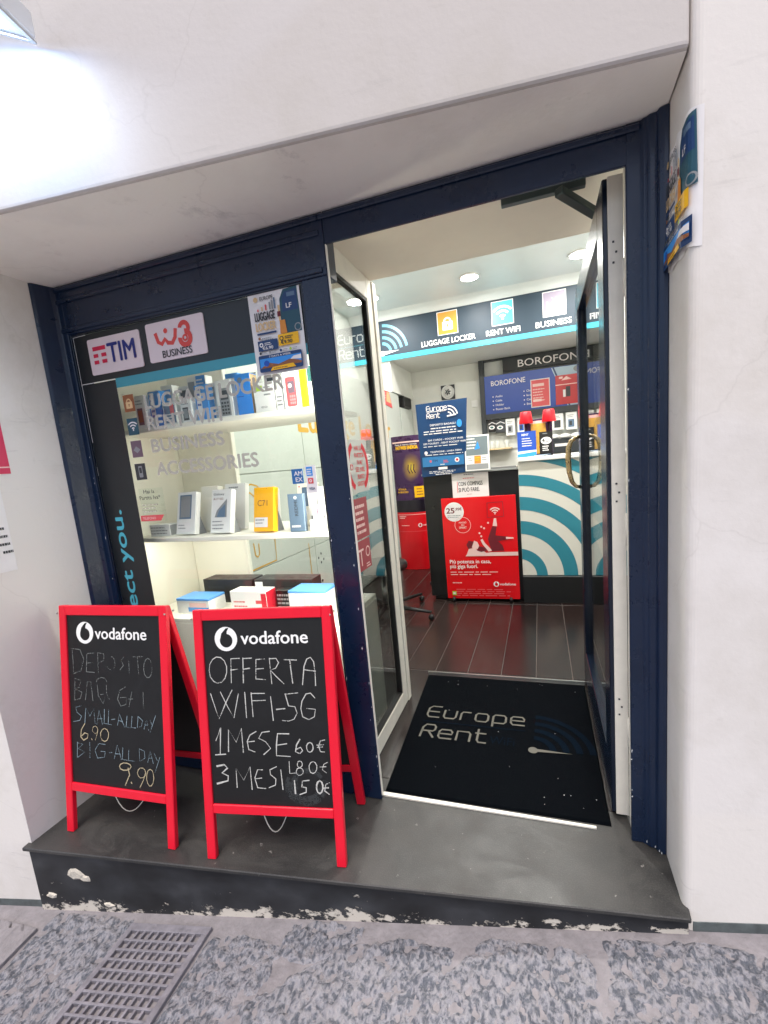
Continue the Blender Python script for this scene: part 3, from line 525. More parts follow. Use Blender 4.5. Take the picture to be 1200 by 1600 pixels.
def sq(s0, s1, t0, t1, j=.012):
    rr = lambda: random.uniform(-j, j)
    ps = [fp(s0 + rr(), -t1 + rr()), fp(s1 + rr(), -t1 + rr()), fp(s1 + rr(), -t0 + rr()), fp(s0 + rr(), -t0 + rr())]
    return [(p.x, p.y) for p in ps]
# first course beside the step (s along the front, t out into the street)
stone(sq(.10, .46, .035, .62), 0)
stone([(-1.15, .52), (-1.00, .76), (-.895, .885), (-.885, 1.005), (-1.00, 1.035), (-1.175, 1.005), (-1.18, .52)], 1)
stone([(-1.02, .50), (-.37, .50), (-.305, .93), (-.33, 1.105), (-.60, 1.115), (-.68, 1.05), (-.875, .985), (-.93, .80)], 0)
stone([(-.90, 1.015), (-.80, .99), (-.65, 1.06), (-.63, 1.125), (-.78, 1.125), (-.90, 1.09)], 1)
stone([(-.355, .58), (.115, .60), (.125, .97), (.075, 1.165), (-.20, 1.165), (-.32, 1.03)], 1)
stone([(.125, .60), (.665, .64), (.675, 1.215), (.42, 1.245), (.085, 1.19), (.135, .98)], 0)
stone([(.685, .62), (1.2, .68), (1.25, 1.33), (.69, 1.255)], 1)
stone([(-2.9, .40), (-2.14, .45), (-2.12, .88), (-2.9, .83)], 0)
for k in range(9):
    stone(sq(-.9 + k * .43 + random.uniform(-.03, .03), -.48 + k * .43, .64, 1.2), k, .01, .02)
# doorstep
STEPF = lambda s, o: fp(s, o)
l0, r0 = V((-2.035, .972)), V((.376, 1.2505))
step = structure('doorstep', MB().prism([(l0.x, l0.y), (r0.x, r0.y), (.40, 1.62), (-2.1, 1.62)], -.016, 0), STEP, bevel=.003)
rl = fp(-.005, .0); rr_ = fp(2.41, .005)
link('riser', MB().prism([(rl.x + .002, rl.y - .012), (rr_.x, rr_.y - .016), (.41, 1.6), (-2.1, 1.6)], -.5, -.0165), RISER, step)
def chip(name, c, rx, rz, m, seed):
    rn = random.Random(seed); mb = MB(); n = 9
    ring = [(math.cos(2 * math.pi * i / n) * rx * rn.uniform(.6, 1.1), math.sin(2 * math.pi * i / n) * rz * rn.uniform(.6, 1.1)) for i in range(n)]
    vs = [c + U * x + V((0, 0, z)) - NB * .003 for x, z in ring] + [c + U * x * .6 + V((0, 0, z * .6)) - NB * .009 for x, z in ring]
    mb.add(vs, [(i, (i + 1) % n, n + (i + 1) % n, n + i) for i in range(n)] + [tuple(range(n, 2 * n))]); return mb
PLCHIP = mat('bare render patch', 'c3bcb0', .9, var=.15, scale=40, bump=.4, bscale=120)
for k, (s, z, rx, rz) in enumerate([(.20, -.11, .045, .035), (.06, -.225, .035, .016), (.33, -.235, .03, .012), (.245, -.125, .03, .02)]):
    link('bare_patch', chip('c', fp(s, -.008, z), rx, rz, PLCHIP, k), PLCHIP, step)
# facade: two piers and the lintel over the recess
fac = thing('building_front', 'white plastered street wall around the recessed blue shopfront', 'wall', (-2.02, 1.0, 0))
pl = [fp(0, 0), V((-2.02, 1.70)), fp(-7, .75), fp(-7, 0)]
link('pier', MB().prism([(p.x, p.y) for p in pl][::-1], -1.4, 5.2), WALL, fac)
c0 = fp(2.402, 0); rd = .024; arcp = []
cc = V((.363 + rd, 1.278 + rd + .004))
for k in range(7):
    a = R(180 + (96.7) * k / 6); arcp.append((cc.x + rd * math.cos(a), cc.y + rd * math.sin(a)))
p1 = V(arcp[-1]) ; far = V((p1.x, p1.y, 0)) + U * 6
mbp = MB().prism([(.363, 1.70)] + arcp + [(far.x, far.y), (far.x, far.y + .8)], -.8, 5.2)
pr_ = link('pier', mbp, WALL, fac)
q = [fp(-.05, .012), fp(2.397, .012), V((.3632, 1.70)), V((-2.1, 1.70))]
link('lintel', MB().prism([(p.x, p.y) for p in q], 2.2710, 5.2), LINTEL, fac, .012, seg=3)
q = [fp(-.049, .0255), fp(2.396, .0255), V((.3630, 1.69)), V((-2.09, 1.69))]
link('soffit', MB().prism([(p.x, p.y) for p in q], 2.27, 2.2708), SOFFIT, fac)
SKIRT = mat('dark grey base paint', '565d5e', .85, var=.35, scale=30)
def band(s0, s1, h):
    mb = MB(); a, b = fp(s0, -.0018), fp(s1, -.0018)
    a2, b2 = fp(s0, .01), fp(s1, .01); za, zb = stz(a.x) - .03, stz(b.x) - .03
    mb.hexa([(a.x, a.y, za), (b.x, b.y, zb), (b2.x, b2.y, zb), (a2.x, a2.y, za)], [(a.x, a.y, za + h), (b.x, b.y, zb + h), (b2.x, b2.y, zb + h), (a2.x, a2.y, za + h)])
    return mb
link('base_band', band(2.425, 8, .050), SKIRT, fac, 0); link('base_band', band(-6, -.003, .05), SKIRT, fac, 0)

# ------------------------------------------------------------------ drains in the street
dr = thing('drain_grate', 'dusty cast iron drain grate with rows of small slots in the paving', 'drain', (-1.36, .75, stz(-1.36)))
gA = (-1.53, -1.2); gy0, gy1 = .58, .985
def gp(a, b, h): # a across 0-1, b down 0-1
    x = gA[0] + (gA[1] - gA[0]) * a + .02 * b; y = gy1 - (gy1 - gy0) * b + .037 * a
    return V((x, y, stz(x) + h))
def gbar(mb, a0, a1, b0, b1, h0=-.02, h1=.004): mb.hexa([gp(a0, b0, h0), gp(a1, b0, h0), gp(a1, b1, h0), gp(a0, b1, h0)], [gp(a0, b0, h1), gp(a1, b0, h1), gp(a1, b1, h1), gp(a0, b1, h1)])
rim = MB()
for q in ((-.02, 1.02, -.03, .035), (-.02, 1.02, .965, 1.03), (-.02, .05, .035, .965), (.95, 1.02, .035, .965)): gbar(rim, *q)
link('frame', rim, IRON, dr, .0015)
shaft = MB(); gbar(shaft, .0, 1.0, 0, 1, -.05, -.013); link('shaft', shaft, PIT, dr)
for k in range(11):
    b = .035 + .93 * (k + 1) / 12; m_ = MB(); gbar(m_, .05, .95, b - .0095, b + .0095); link('bar', m_, IRON, dr, .001)
for k in range(9):
    a = .05 + .9 * (k + 1) / 10; m_ = MB(); gbar(m_, a - .013, a + .013, .035, .965, -.02, .0015); link('cross_bar', m_, IRON, dr)
dr2 = thing('slotted_drain_cover', 'pale stone drain cover with two dark slanting slots', 'drain', (-2.1, .8, stz(-2.1)))
m_ = MB(); q = [(-2.5, .55), (-1.93, .58), (-1.965, .915), (-2.5, .86)]
slots = []
mb = MB(); 
def zt(x, y, h): return (x, y, stz(x) + h)
strips = [-2.5, -2.18, -2.155, -2.105, -2.083, -2.033, -2.01, -1.94]
for i in range(len(strips) - 1):
    a, b = strips[i], strips[i + 1]; solid = i % 2 == 0
    if solid: mb.hexa([zt(a, .55, -.03), zt(b + .03, .55, -.03), zt(b, .915, -.03), zt(a - .03, .915, -.03)], [zt(a, .55, .003), zt(b + .03, .55, .003), zt(b, .915, .003), zt(a - .03, .915, .003)])
    else: mb.hexa([zt(a + .03, .893, -.03), zt(b + .03, .893, -.03), zt(b, .915, -.03), zt(a, .915, -.03)], [zt(a + .03, .893, .003), zt(b + .03, .893, .003), zt(b, .915, .003), zt(a, .915, .003)])
link('cover', mb, MORTAR, dr2, .0015)
mb = MB(); mb.hexa([zt(-2.5, .56, -.05), zt(-1.97, .56, -.05), zt(-1.97, .905, -.05), zt(-2.5, .905, -.05)], [zt(-2.5, .56, -.022), zt(-1.97, .56, -.022), zt(-1.97, .905, -.022), zt(-2.5, .905, -.022)])
link('shaft', mb, PIT, dr2)

# ------------------------------------------------------------------ shop room
floor = structure('shop_floor', MB().box(-3.0, .9, 1.5, 7.1, -.2, -.012), PLANK[1])
link('joint_bed', MB().box(-2.95, .85, 2.62, 7.05, -.0118, -.004), GROUT, floor)
ROWS = [2.625, 3.95, 5.3, 6.65]
for k in range(20):
    x0 = -2.2175 + .2148 * (k - 3)
    if x0 > .8: break
    for i in range(len(ROWS)):
        y0 = ROWS[i]; y1 = ROWS[i + 1] if i + 1 < len(ROWS) else 7.05
        link('plank', MB().box(x0 + .0022, min(.85, x0 + .2126), y0 + .002, y1 - .002, -.0055, 0), random.choice(PLANK), floor, .001)
for k in range(6):
    link('floor_tile', MB().box(-2.1 + .483 * k + .002, min(.82, -2.1 + .483 * (k + 1)) - .002, 1.5365, 2.618, -.0115, -.001), PLANK[1], floor, .001)
structure('left_room_wall', MB().box(-3.05, -2.95, 1.76, 7.1, -.1, 3.5), ROOMW)
structure('right_room_wall', MB().box(.82, .95, 1.58, 7.1, -.1, 3.5), ROOMW)
structure('back_room_wall', MB().box(-3.0, .9, 7.02, 7.15, -.1, 3.5), ROOMW)
structure('room_ceiling', MB().box(-3.0, .9, 2.25, 7.1, 3.4, 3.5), ROOMC)
vc = structure('entrance_ceiling', MB().box(-2.95, .82, 1.761, 2.245, 2.32, 3.5), VESTC, bevel=.002)
structure('entrance_ceiling', MB().box(-2.1, .82, 1.60, 1.7605, 2.32, 2.5), VESTC)
structure('partition_wall', MB().box(-2.95, -2.03, 1.761, 1.80, -.1, 2.319), ROOMW)
cor = structure('ceiling_cornice', MB().add([(-2.95, 5.84, 3.4), (-2.95, 5.94, 3.30), (-2.95, 5.94, 3.4), (.82, 5.84, 3.4), (.82, 5.94, 3.30), (.82, 5.94, 3.4)], [(0, 1, 4, 3), (0, 2, 1), (3, 4, 5), (1, 2, 5, 4), (0, 3, 5, 2)]), ROOMC)
structure('front_wall_lining', MB().box(.30, .82, 1.585, 1.7, -.1, 2.32), ROOMW)

# ------------------------------------------------------------------ shopfront
YF = 1.496
sf = thing('shopfront', 'navy blue painted shopfront frame with large display window and open doorway', 'shopfront', (-.83, YF, 0))
def jamb(pts, z0, z1): return link('jamb', MB().prism(pts, z0, z1), NAVY, sf, .003)
jamb([(-2.0195, 1.415), (-2.008, 1.425), (-1.99, 1.482), (-1.982, 1.496), (-1.951, 1.496), (-1.951, 1.58), (-2.0195, 1.58)], .001, 2.2695)
jamb([(.3622, 1.58), (.285, 1.58), (.285, 1.510), (.262, 1.510), (.262, 1.496), (.300, 1.496), (.304, 1.490), (.312, 1.488), (.318, 1.481), (.334, 1.479), (.338, 1.467), (.350, 1.461), (.3622, 1.459)], .001, 2.2695)
link('post', MB().box(-.790, -.684, 1.496, 1.511, .001, 2.066), NAVY, sf, .004)
link('post_edge', MB().box(-.6838, -.6800, 1.4985, 1.5105, .02, 2.165), ALU, sf, .001)
hd = MB().prism([(-1.981, 1.497), (-.685, 1.497), (-.685, 1.579), (-1.981, 1.579)], 2.066, 2.2690)
link('header', hd, NAVY, sf, .003)
link('header', MB().box(-.6845, .2995, 1.497, 1.510, 2.166, 2.2690), NAVY, sf, .003)
link('lining', MB().box(.270, .2848, 1.5105, 1.579, .002, 2.229), ALU, sf, .001)
for z, d in ((2.252, .008), (2.205, .006), (2.085, .005)):
    link('moulding', MB().box(-1.982, -.70, 1.496 - d, 1.4965, z - .009, z + .009), NAVY, sf, .004)
link('moulding', MB().box(-.70, .299, 1.488, 1.4965, 2.243, 2.261), NAVY, sf, .004)
link('bottom_rail', MB().box(-1.9505, -.7905, 1.499, 1.575, .001, .17), NAVY, sf, .004)
for (x0, x1, z0, z1) in ((-1.951, -1.944, .17, 2.066), (-.797, -.790, .17, 2.066), (-1.944, -.797, 2.059, 2.066), (-1.944, -.797, .17, .177)):
    link('bead', MB().box(x0, x1, 1.502, 1.512, z0, z1), NAVYD, sf, .0015)
link('door_head', MB().box(-.684, .2845, 1.5105, 1.60, 2.231, 2.2685), ALU, sf, .002)
wn = link('window_glass', MB().box(-1.950, -.791, 1.513, 1.521, .172, 2.064), GLASS, sf)
CHIPM = mat('bare pale undercoat', 'cfd3d6', .8)
rnd = random.Random(11); mb = MB()
for k in range(26):
    if k < 14: x, y, z = rnd.choice([-.688, -.70, -.75, -.786]) + rnd.uniform(-.003, .003), 1.4958, rnd.uniform(.02, 1.3)
    elif k < 20: x, y, z = rnd.uniform(.2625, .265), 1.4958, rnd.uniform(.02, 1.6)
    else: x, y, z = -1.956 + rnd.uniform(-.004, .004), 1.4958, rnd.uniform(.9, 1.6)
    a, b = rnd.uniform(.001, .0028), rnd.uniform(.002, .009)
    mb.add([(x - a, y, z), (x, y - .0002, z - b), (x + a, y, z + b * .2), (x + a * .3, y, z + b)], [(0, 1, 2, 3)])
for (x, y, z) in ((.3075, 1.4855, .02), (.331, 1.475, .014), (.341, 1.463, .012), (.347, 1.4595, .008)):
    mb.add([(x - .0012, y, z - .004), (x + .0014, y - .0012, z - .005), (x + .0008, y - .0012, z + .006), (x - .0006, y, z + .002)], [(0, 1, 2, 3)])
tag(link('paint_chips', mb, CHIPM, sf), kind='stuff')
# printed films on the glass
fl = Print((0, 1.5125, 0), (1, 0, 0), (0, 0, 1))
fl.rect(-1.944, 1.858, -.797, 2.058, FILM); fl.rect(-1.944, .178, -1.744, 1.853, FILM)
fl.rect(-1.7435, 1.818, -.797, 1.858, TEAL)
fl.text('Connect you.', -1.848, 1.285, .066, TEALB, w=.80, bold=.022, rot=90, align='r')
fl.done('window_film', sf)
eg = Print((0, 1.5118, 0), (1, 0, 0), (0, 0, 1))
for s in ([(-1.9425, 1.60), (-1.9425, 2.056)], [(-1.9425, 2.056), (-1.87, 2.0572)], [(-1.944, 1.8555), (-1.744, 1.8555)], [(-1.944, 1.45), (-1.944, 1.49)]): eg.stroke(s, .0022, PAPER)
eg.done('drawn_gap_light', sf)  # light showing through the film gaps, drawn as white strokes
for s, x, z, h, w_ in (('LUGGAGE LOCKER', -1.605, 1.712, .056, .685), ('RENT WIFI', -1.608, 1.624, .056, .385), ('BUSINESS', -1.606, 1.528, .054, .378), ('ACCESSORIES', -1.600, 1.428, .055, .522)):
    lt = Print((0, 1.5125, 0), (1, 0, 0), (0, 0, 1)); lt.text(s, x, z, h, GREYT, w=w_, bold=.035); lt.done('window_lettering', sf)
for k, (z, m) in enumerate(((1.747, BROWN), (1.647, TEALD), (1.550, MAUVE), (1.450, GREYD))):
    ic = Print((0, 1.5125, 0), (1, 0, 0), (0, 0, 1)); ic.rect(-1.722, z - .036, -1.662, z + .036, m)
    if k == 0: ic.lock(-1.692, z, .05, TAN, BROWN)
    elif k == 1: ic.wifi(-1.692, z - .015, .036, PAPER)
    elif k == 2: ic.poly([(-1.712, 1.546), (-1.694, 1.562), (-1.672, 1.546), (-1.692, 1.532)], GREYM)
    else: ic.rect(-1.703, 1.425, -1.681, 1.475, GREYM, r=.004); ic.rect(-1.699, 1.444, -1.685, 1.468, GREYD)
    ic.done('window_icon', sf)
# signs and stickers fixed to the glass
def plate(name, label, cat, x0, x1, z0, z1, y=1.5115, d=.004, m=None):
    t = thing(name, label, cat, ((x0 + x1) / 2, y, z0))
    b = MB(); p = []
    r = .008
    for cx, cz, a in ((x1 - r, z1 - r, 0), (x0 + r, z1 - r, 90), (x0 + r, z0 + r, 180), (x1 - r, z0 + r, 270)):
        p += [(cx + r * math.cos(R(a + t_)), cz + r * math.sin(R(a + t_))) for t_ in (0, 45, 90)]
    n = len(p); b.add([(x, y, z) for x, z in p] + [(x, y - d, z) for x, z in p], [tuple(range(n)), tuple(range(n, 2 * n))] + [(i, (i + 1) % n, n + (i + 1) % n, n + i) for i in range(n)])
    link('panel', b, m or PAPER, t); return t, Print((0, y - d, 0), (1, 0, 0), (0, 0, 1))
SG = mat('pale pink plate', 'e3d4d8', .4)
t, p = plate('network_sign', 'white rounded plate with red bars and blue TIM lettering on window', 'sign', -1.863, -1.570, 1.884, 2.033, m=SG)
TIMB = mat('deep blue lettering', '1f2a7a', .5); TIMR = mat('crimson bars', 'd01545', .5)
p.rect(-1.838, 1.983, -1.764, 2.000, TIMR)
for q in ((-1.838, 1.955, -1.811, 1.970), (-1.792, 1.955, -1.764, 1.970), (-1.838, 1.928, -1.811, 1.943), (-1.792, 1.928, -1.764, 1.943)): p.rect(*q, TIMR)
p.text('TIM', -1.752, 1.925, .078, TIMB, w=.150, bold=.018); p.done('lettering', t)
t, p = plate('network_sign', 'white rounded plate with red W3 swirl and the word BUSINESS', 'sign', -1.533, -1.240, 1.889, 2.042, m=SG)
W3 = mat('coral red swirl', 'd94a45', .5)
p.stroke([(-1.484, 1.995), (-1.476, 1.965), (-1.458, 1.955), (-1.440, 1.972), (-1.428, 1.956), (-1.405, 1.952), (-1.388, 1.972), (-1.382, 1.998)], .017, W3); p.disc(-1.432, 2.003, .010, W3)
p.arc(-1.338, 1.999, .012, .030, -80, 170, W3); p.arc(-1.338, 1.961, .016, .036, -190, 90, W3); p.arc(-1.338, 1.962, .006, .014, 0, 360, W3)
p.text('BUSINESS', -1.462, 1.901, .027, GREYD, w=.150, bold=.012); p.done('lettering', t)

def locker_poster(p):                              # A4 design, 0..0.21 x 0..0.297
    DK = BLUEN
    p.poly([(.125, .135), (.128, .255), (.145, .285), (.200, .290), (.204, .135)], TEALD); p.poly([(.135, .21), (.138, .26), (.150, .276), (.196, .28), (.198, .21)], DK)
    p.rect(.158, .258, .190, .272, STEELP); p.disc(.190, .150, .014, GREYM); p.disc(.190, .150, .010, TEALD)
    p.text('LF', .152, .220, .016, PAPER, w=.022, bold=.02)
    p.rect(.118, .18, .126, .235, TAN); p.rect(.114, .196, .127, .214, MAROON); p.poly([(.118, .135), (.121, .182), (.142, .182), (.146, .135)], ORAN)
    p.text('EUROPE', .050, .262, .013, GREYD, w=.053, bold=.01); p.disc(.032, .268, .009, TAN)
    for i, (xx, mm) in enumerate(((.035, REDPALE), (.052, TAN), (.068, REDPALE), (.085, GREYM), (.095, GREYM), (.105, STEELP))): p.rect(xx, .226, xx + .006, .234 + .006 * i, mm); p.d -= p.step
    p.d += p.step
    p.text('LUGGAGE', .022, .193, .029, GREYD, w=.082, bold=.025); p.text('LOCKER', .022, .158, .028, YEL if False else TAN, w=.082, bold=.03)
    p.rect(.024, .143, .104, .150, DK); p.lines(.04, .128, .05, 2, .006, .003, GREYM, 3); p.disc(.031, .131, .005, BROWN)
    p.rect(.022, .085, .104, .122, DK); p.rect(.108, .093, .190, .133, YEL)
    p.disc(.036, .107, .008, PAPER); p.disc(.036, .107, .004, DK); p.lines(.05, .110, .03, 2, .006, .003, PAPER, 4)
    p.text('€6.90', .040, .089, .011, PAPER, w=.044, bold=.02)
    p.disc(.122, .118, .008, GREYD); p.disc(.122, .118, .005, YEL); p.lines(.136, .121, .035, 2, .006, .003, GREYD, 5)
    p.text('€9.90', .118, .098, .012, GREYD, w=.046, bold=.02)
    for i, xx in enumerate((.03, .07, .115, .155)): p.disc(xx, .077, .005, (GREYD, GREYM, BLUEN, LIME)[i]); p.lines(xx + .009, .078, .02, 2, .005, .002, GREYM, 8 + i)
    p.rect(.020, .008, .198, .068, BLUEN, r=.006); p.rect(.024, .022, .194, .056, BLUES); p.text('7 DAYS A WEEK', .065, .058, .006, PAPER, w=.09, bold=.02)
    p.poly([(.024, .022), (.06, .04), (.10, .030), (.15, .042), (.194, .030), (.194, .022)], BROWN); p.poly([(.15, .040), (.194, .036), (.194, .052), (.165, .050)], PAPER)
    p.disc(.052, .038, .011, BLUE); p.poly([(.065, .010), (.075, .022), (.16, .026), (.17, .012)], YEL); p.lines(.08, .015, .07, 1, .005, .003, BROWN, 4)
po = thing('poster', 'luggage locker poster with suitcase picture taped on the shop window', 'poster', (-.92, 1.509, 1.765))
link('sheet', MB().add([(-1.026, 1.5080, 1.768), (-.806, 1.5080, 1.768), (-.806, 1.5070, 2.068), (-1.026, 1.5070, 2.068), (-1.026, 1.5085, 1.768), (-.806, 1.5085, 1.768), (-.806, 1.5075, 2.068), (-1.026, 1.5075, 2.068)], [(0, 1, 2, 3), (7, 6, 5, 4), (0, 4, 5, 1), (1, 5, 6, 2), (2, 6, 7, 3), (3, 7, 4, 0)]), PAPER, po)
p = Print((-1.026, 1.5075, 1.768), (1, 0, 0), (0, 0, 1), off=.0012); sx_, sz_ = .22 / .21, .300 / .297
f0 = p.fn; p.fn = lambda x, y, d: f0(x * sx_, y * sz_, d); locker_poster(p); p.done('printed_design', po)
# the same poster wrapped round the right reveal
S0 = 1.482; LEN = S0 - (cc.y)
def wrap(x, y, d):
    s = x
    if s < LEN: return V((.363 - d, S0 - s, 1.846 + y))
    a = (s - LEN) / rd
    if a < R(96.7): return V((cc.x - (rd + d) * math.cos(a), cc.y - (rd + d) * math.sin(a), 1.846 + y))
    e = s - LEN - rd * R(96.7); q = V((cc.x - (rd + d) * math.cos(R(96.7)), cc.y - (rd + d) * math.sin(R(96.7)), 1.846 + y)); return q + U * e
po = thing('poster', 'curled luggage locker poster wrapped round the white wall corner beside the door', 'poster', (.363, 1.38, 1.846))
b = MB(); vs = []; nx = 34
for i in range(nx + 1):
    for z in (0, .1, .2, .297):
        vs.append(wrap(.213 * i / nx, z + .004 * math.sin(i * .5), .0025 + .0015 * math.sin(i * .7 + z * 9)))
b.add(vs, [(i * 4 + j, i * 4 + 4 + j, i * 4 + 5 + j, i * 4 + 1 + j) for i in range(nx) for j in range(3)], 0, True); link('sheet', b, PAPER, po)
p = Print(fn=wrap, off=.005); 
# finer sheets so the print follows the bend
def subdiv_rect(x0, y0, x1, y1, m, nx=8, r=0, _p=p):
    vs = []; 
    for i in range(nx + 1):
        x = x0 + (x1 - x0) * i / nx; vs += [(x, y0), (x, y1)]
    return _p.geo(vs, [(2 * i, 2 * i + 2, 2 * i + 3, 2 * i + 1) for i in range(nx)], m)
p.rect = subdiv_rect
def subpoly(pts, m, _p=p):
    bm = bmesh.new(); f = bm.faces.new([bm.verts.new((a, b_, 0)) for a, b_ in pts])
    for xx in [k * .008 for k in range(1, 28)]:
        bmesh.ops.bisect_plane(bm, geom=bm.verts[:] + bm.edges[:] + bm.faces[:], plane_co=(xx, 0, 0), plane_no=(1, 0, 0))
    bm.verts.index_update(); vs = [(v.co.x, v.co.y) for v in bm.verts]; fs = [tuple(v.index for v in f.verts) for f in bm.faces]; bm.free()
    return _p.geo(vs, fs, m)
p.poly = subpoly; locker_poster(p); p.done('printed_design', po)
# card stickers on the window
def sticker(label, x0, x1, z0, z1, m):
    t = thing('card_sticker', label, 'sticker', (x0, 1.512, z0), 'payment stickers on the shop window')
    link('film', MB().box(x0, x1, 1.5112, 1.5122, z0, z1), m, t); return t, Print((0, 1.5112, 0), (1, 0, 0), (0, 0, 1))
t, p = sticker('blue square AM EX sticker on the window', -.933, -.883, 1.345, 1.403, mat('card blue', '2c6aa8', .4)); p.text('AM', -.922, 1.377, .017, PAPER, w=.036, bold=.02); p.text('EX', -.917, 1.353, .017, PAPER, w=.030, bold=.02); p.done('lettering', t)
t, p = sticker('small white sticker with blue and red card emblems above VISA lettering', -.872, -.826, 1.305, 1.412, PAPER)
p.rect(-.867, 1.372, -.840, 1.407, BLUES); p.lines(-.864, 1.395, .02, 3, .009, .005, PAPER, 2); p.rect(-.863, 1.342, -.840, 1.364, REDPALE); p.arc(-.852, 1.353, .003, .006, 0, 360, PAPER); p.text('VISA', -.862, 1.318, .010, BLUEN, w=.026, bold=.02); p.done('lettering', t)
cd = thing('offer_notice', 'white paper notice with a red banner asking about Partita Iva on window', 'notice', (-1.67, 1.5125, 1.22))
b = MB().box(-1.735, -1.598, 1.5220, 1.5226, 1.225, 1.375); CL = glass('clear film', f0=.03, fmax=.3); link('film', b, CL, cd)
p = Print((0, 1.5120, 0), (1, 0, 0), (0, 0, 1)); p.text('Hai la', -1.697, 1.352, .017, GREYD, w=.062, bold=.01); p.text('Partita Iva*', -1.724, 1.325, .017, GREYD, w=.118, bold=.01)
p.lines(-1.715, 1.298, .10, 3, .015, .006, GREYT, 5); p.poly([(-1.738, 1.228), (-1.735, 1.254), (-1.600, 1.254), (-1.622, 1.228)], REDPALE); p.text('TELEFONO', -1.725, 1.235, .011, PINK, w=.075, bold=.01); p.done('lettering', cd)

# ------------------------------------------------------------------ display case behind the window
dc = thing('display_case', 'cream lit display case with three shelves behind the shop window', 'display case', (-1.4, 1.8, 0))
bx('base_cabinet', dc, CREAM, -1.975, -.835, 1.60, 2.02, .001, .709)
bx('side_panel', dc, CREAM, -1.995, -1.976, 1.585, 2.06, .001, 2.15)
bx('back_panel', dc, CREAM, -1.974, -1.612, 2.03, 2.048, .731, 2.15)
bx('back_panel_edge', dc, ALU, -1.6115, -1.596, 2.024, 2.054, .731, 2.15)
bx('top_panel', dc, CREAM, -1.974, -.835, 1.585, 2.06, 2.151, 2.17)
bx('shelf', dc, CREAM, -1.974, -.84, 1.60, 2.025, .71, .73)
def bowed(z, y0, bow):
    pts = [(-1.972, 2.028), (-1.972, y0 + .06)] + [(-1.972 + 1.13 * k / 14, y0 + bow * (1 - math.sin(math.pi * k / 14)) ) for k in range(15)] + [(-.842, 2.028)]
    return MB().prism(pts, z - .022, z)
link('shelf', bowed(1.132, 1.60, .03), CREAM, dc, .003); link('shelf', bowed(1.653, 1.62, .03), CREAM, dc, .003)
link('back_glass', MB().box(-1.595, -.842, 2.036, 2.042, .731, 2.15), GLASS, dc)
link('led_strip', MB().box(-.815, -.803, 1.538, 1.55, .70, 2.0), LED, dc)
def area(name, loc, target, sx, sy, power, col=(1, 1, 1), spread=180, par=None):
    d = bpy.data.lights.new(name, 'AREA'); d.shape = 'RECTANGLE'; d.size = sx; d.size_y = sy; d.energy = power; d.color = col; d.spread = R(spread)
    o = bpy.data.objects.new(name, d); COL.objects.link(o); o.location = loc
    o.rotation_euler = (V(target) - V(loc)).to_track_quat('-Z', 'Y').to_euler()
    if par is not None: o.parent = par; o.location = V(loc) - BASE[par.name]
    return o
area('led_light', (-.822, 1.545, 1.35), (-1.6, 1.85, 1.35), .02, 1.3, 3.4, (1, .97, .89), par=dc)
bx('led_rail', dc, ALU, -1.94, -.86, 1.545, 1.565, 2.13, 2.15); bx('led_strip', dc, LED, -1.93, -.87, 1.548, 1.562, 2.126, 2.1298, 0)
area('led_light', (-1.4, 1.556, 2.12), (-1.4, 1.70, 1.2), 1.05, .02, 15.0, (1, .97, .88), par=dc)
bx('led_strip', dc, LED, -1.93, -.87, 1.652, 1.662, 1.1065, 1.1098, 0)
area('led_light', (-1.4, 1.657, 1.104), (-1.4, 1.85, .8), 1.05, .015, 1.5, (1, .97, .88), par=dc)

def carton(label, x, y, z, w_, h, d, m, side=None, tilt=0, yaw=0, cat='box', name='product_box', group=None, front=None, stand=False):
    """boxed product standing on a shelf; front() draws in metres from its lower left corner"""
    t = thing(name, label, cat, (x, y, z), group, R(yaw))
    rx = R(-tilt); up = V((0, math.sin(-rx), math.cos(rx))); nf = V((0, -math.cos(rx), math.sin(-rx))) 
    lift = d * math.sin(abs(rx)) * 0
    b = MB(); o = V((-w_ / 2, 0, 0)); bk = -nf
    b.obox(o, (1, 0, 0), up, bk, w_, h, d)
    for i in range(6): pass
    if tilt:                          # leaning back: its foot stays on the shelf
        mn = min(v.z for v in b.v); b.v = [v - V((0, 0, mn)) for v in b.v]; o = o - V((0, 0, mn))
    link('carton', b, m, t, .0015, local=True)
    if front:
        p = Print(o, (1, 0, 0), up); front(p, w_, h); p.done('printed_front', t, local=True)
    if side:
        b2 = MB().obox(o + V((w_, 0, 0)) + up * .004 + bk * .002, V((0, 0, 0)) + bk, up, V((1, 0, 0)), d - .004, h - .008, .0007); link('printed_side', b2, side, t, local=True)
    if stand:
        b3 = MB(); e = o + bk * (d + .001) + V((w_ * .35, 0, 0)); e.z = 0; b3.hexa([(e.x, e.y + .005, 0), (e.x + w_ * .6, e.y + .005, 0), (e.x + w_ * .6, e.y + .05, 0), (e.x, e.y + .05, 0)],
            [(e.x, e.y + .018, h * .45), (e.x + w_ * .6, e.y + .018, h * .45), (e.x + w_ * .6, e.y + .024, h * .45), (e.x, e.y + .024, h * .45)])
        link('easel', b3, GREYM, t, local=True)
    return t
GU = 'boxed phones and accessories on the upper window shelf'; GM = 'boxed phones on the middle window shelf'; GL = 'boxes on the lower window shelf'
zs = 1.6535
def f_phone(mc, dk=GREYD, lines=True):
    def f(p, w_, h):
        p.rect(w_ * .18, h * .12, w_ * .7, h * .62, mc); p.rect(w_ * .24, h * .2, w_ * .64, h * .56, dk)
        if lines: p.lines(w_ * .1, h * .82, w_ * .7, 2, h * .09, h * .035, GREYM, 3)
    return f
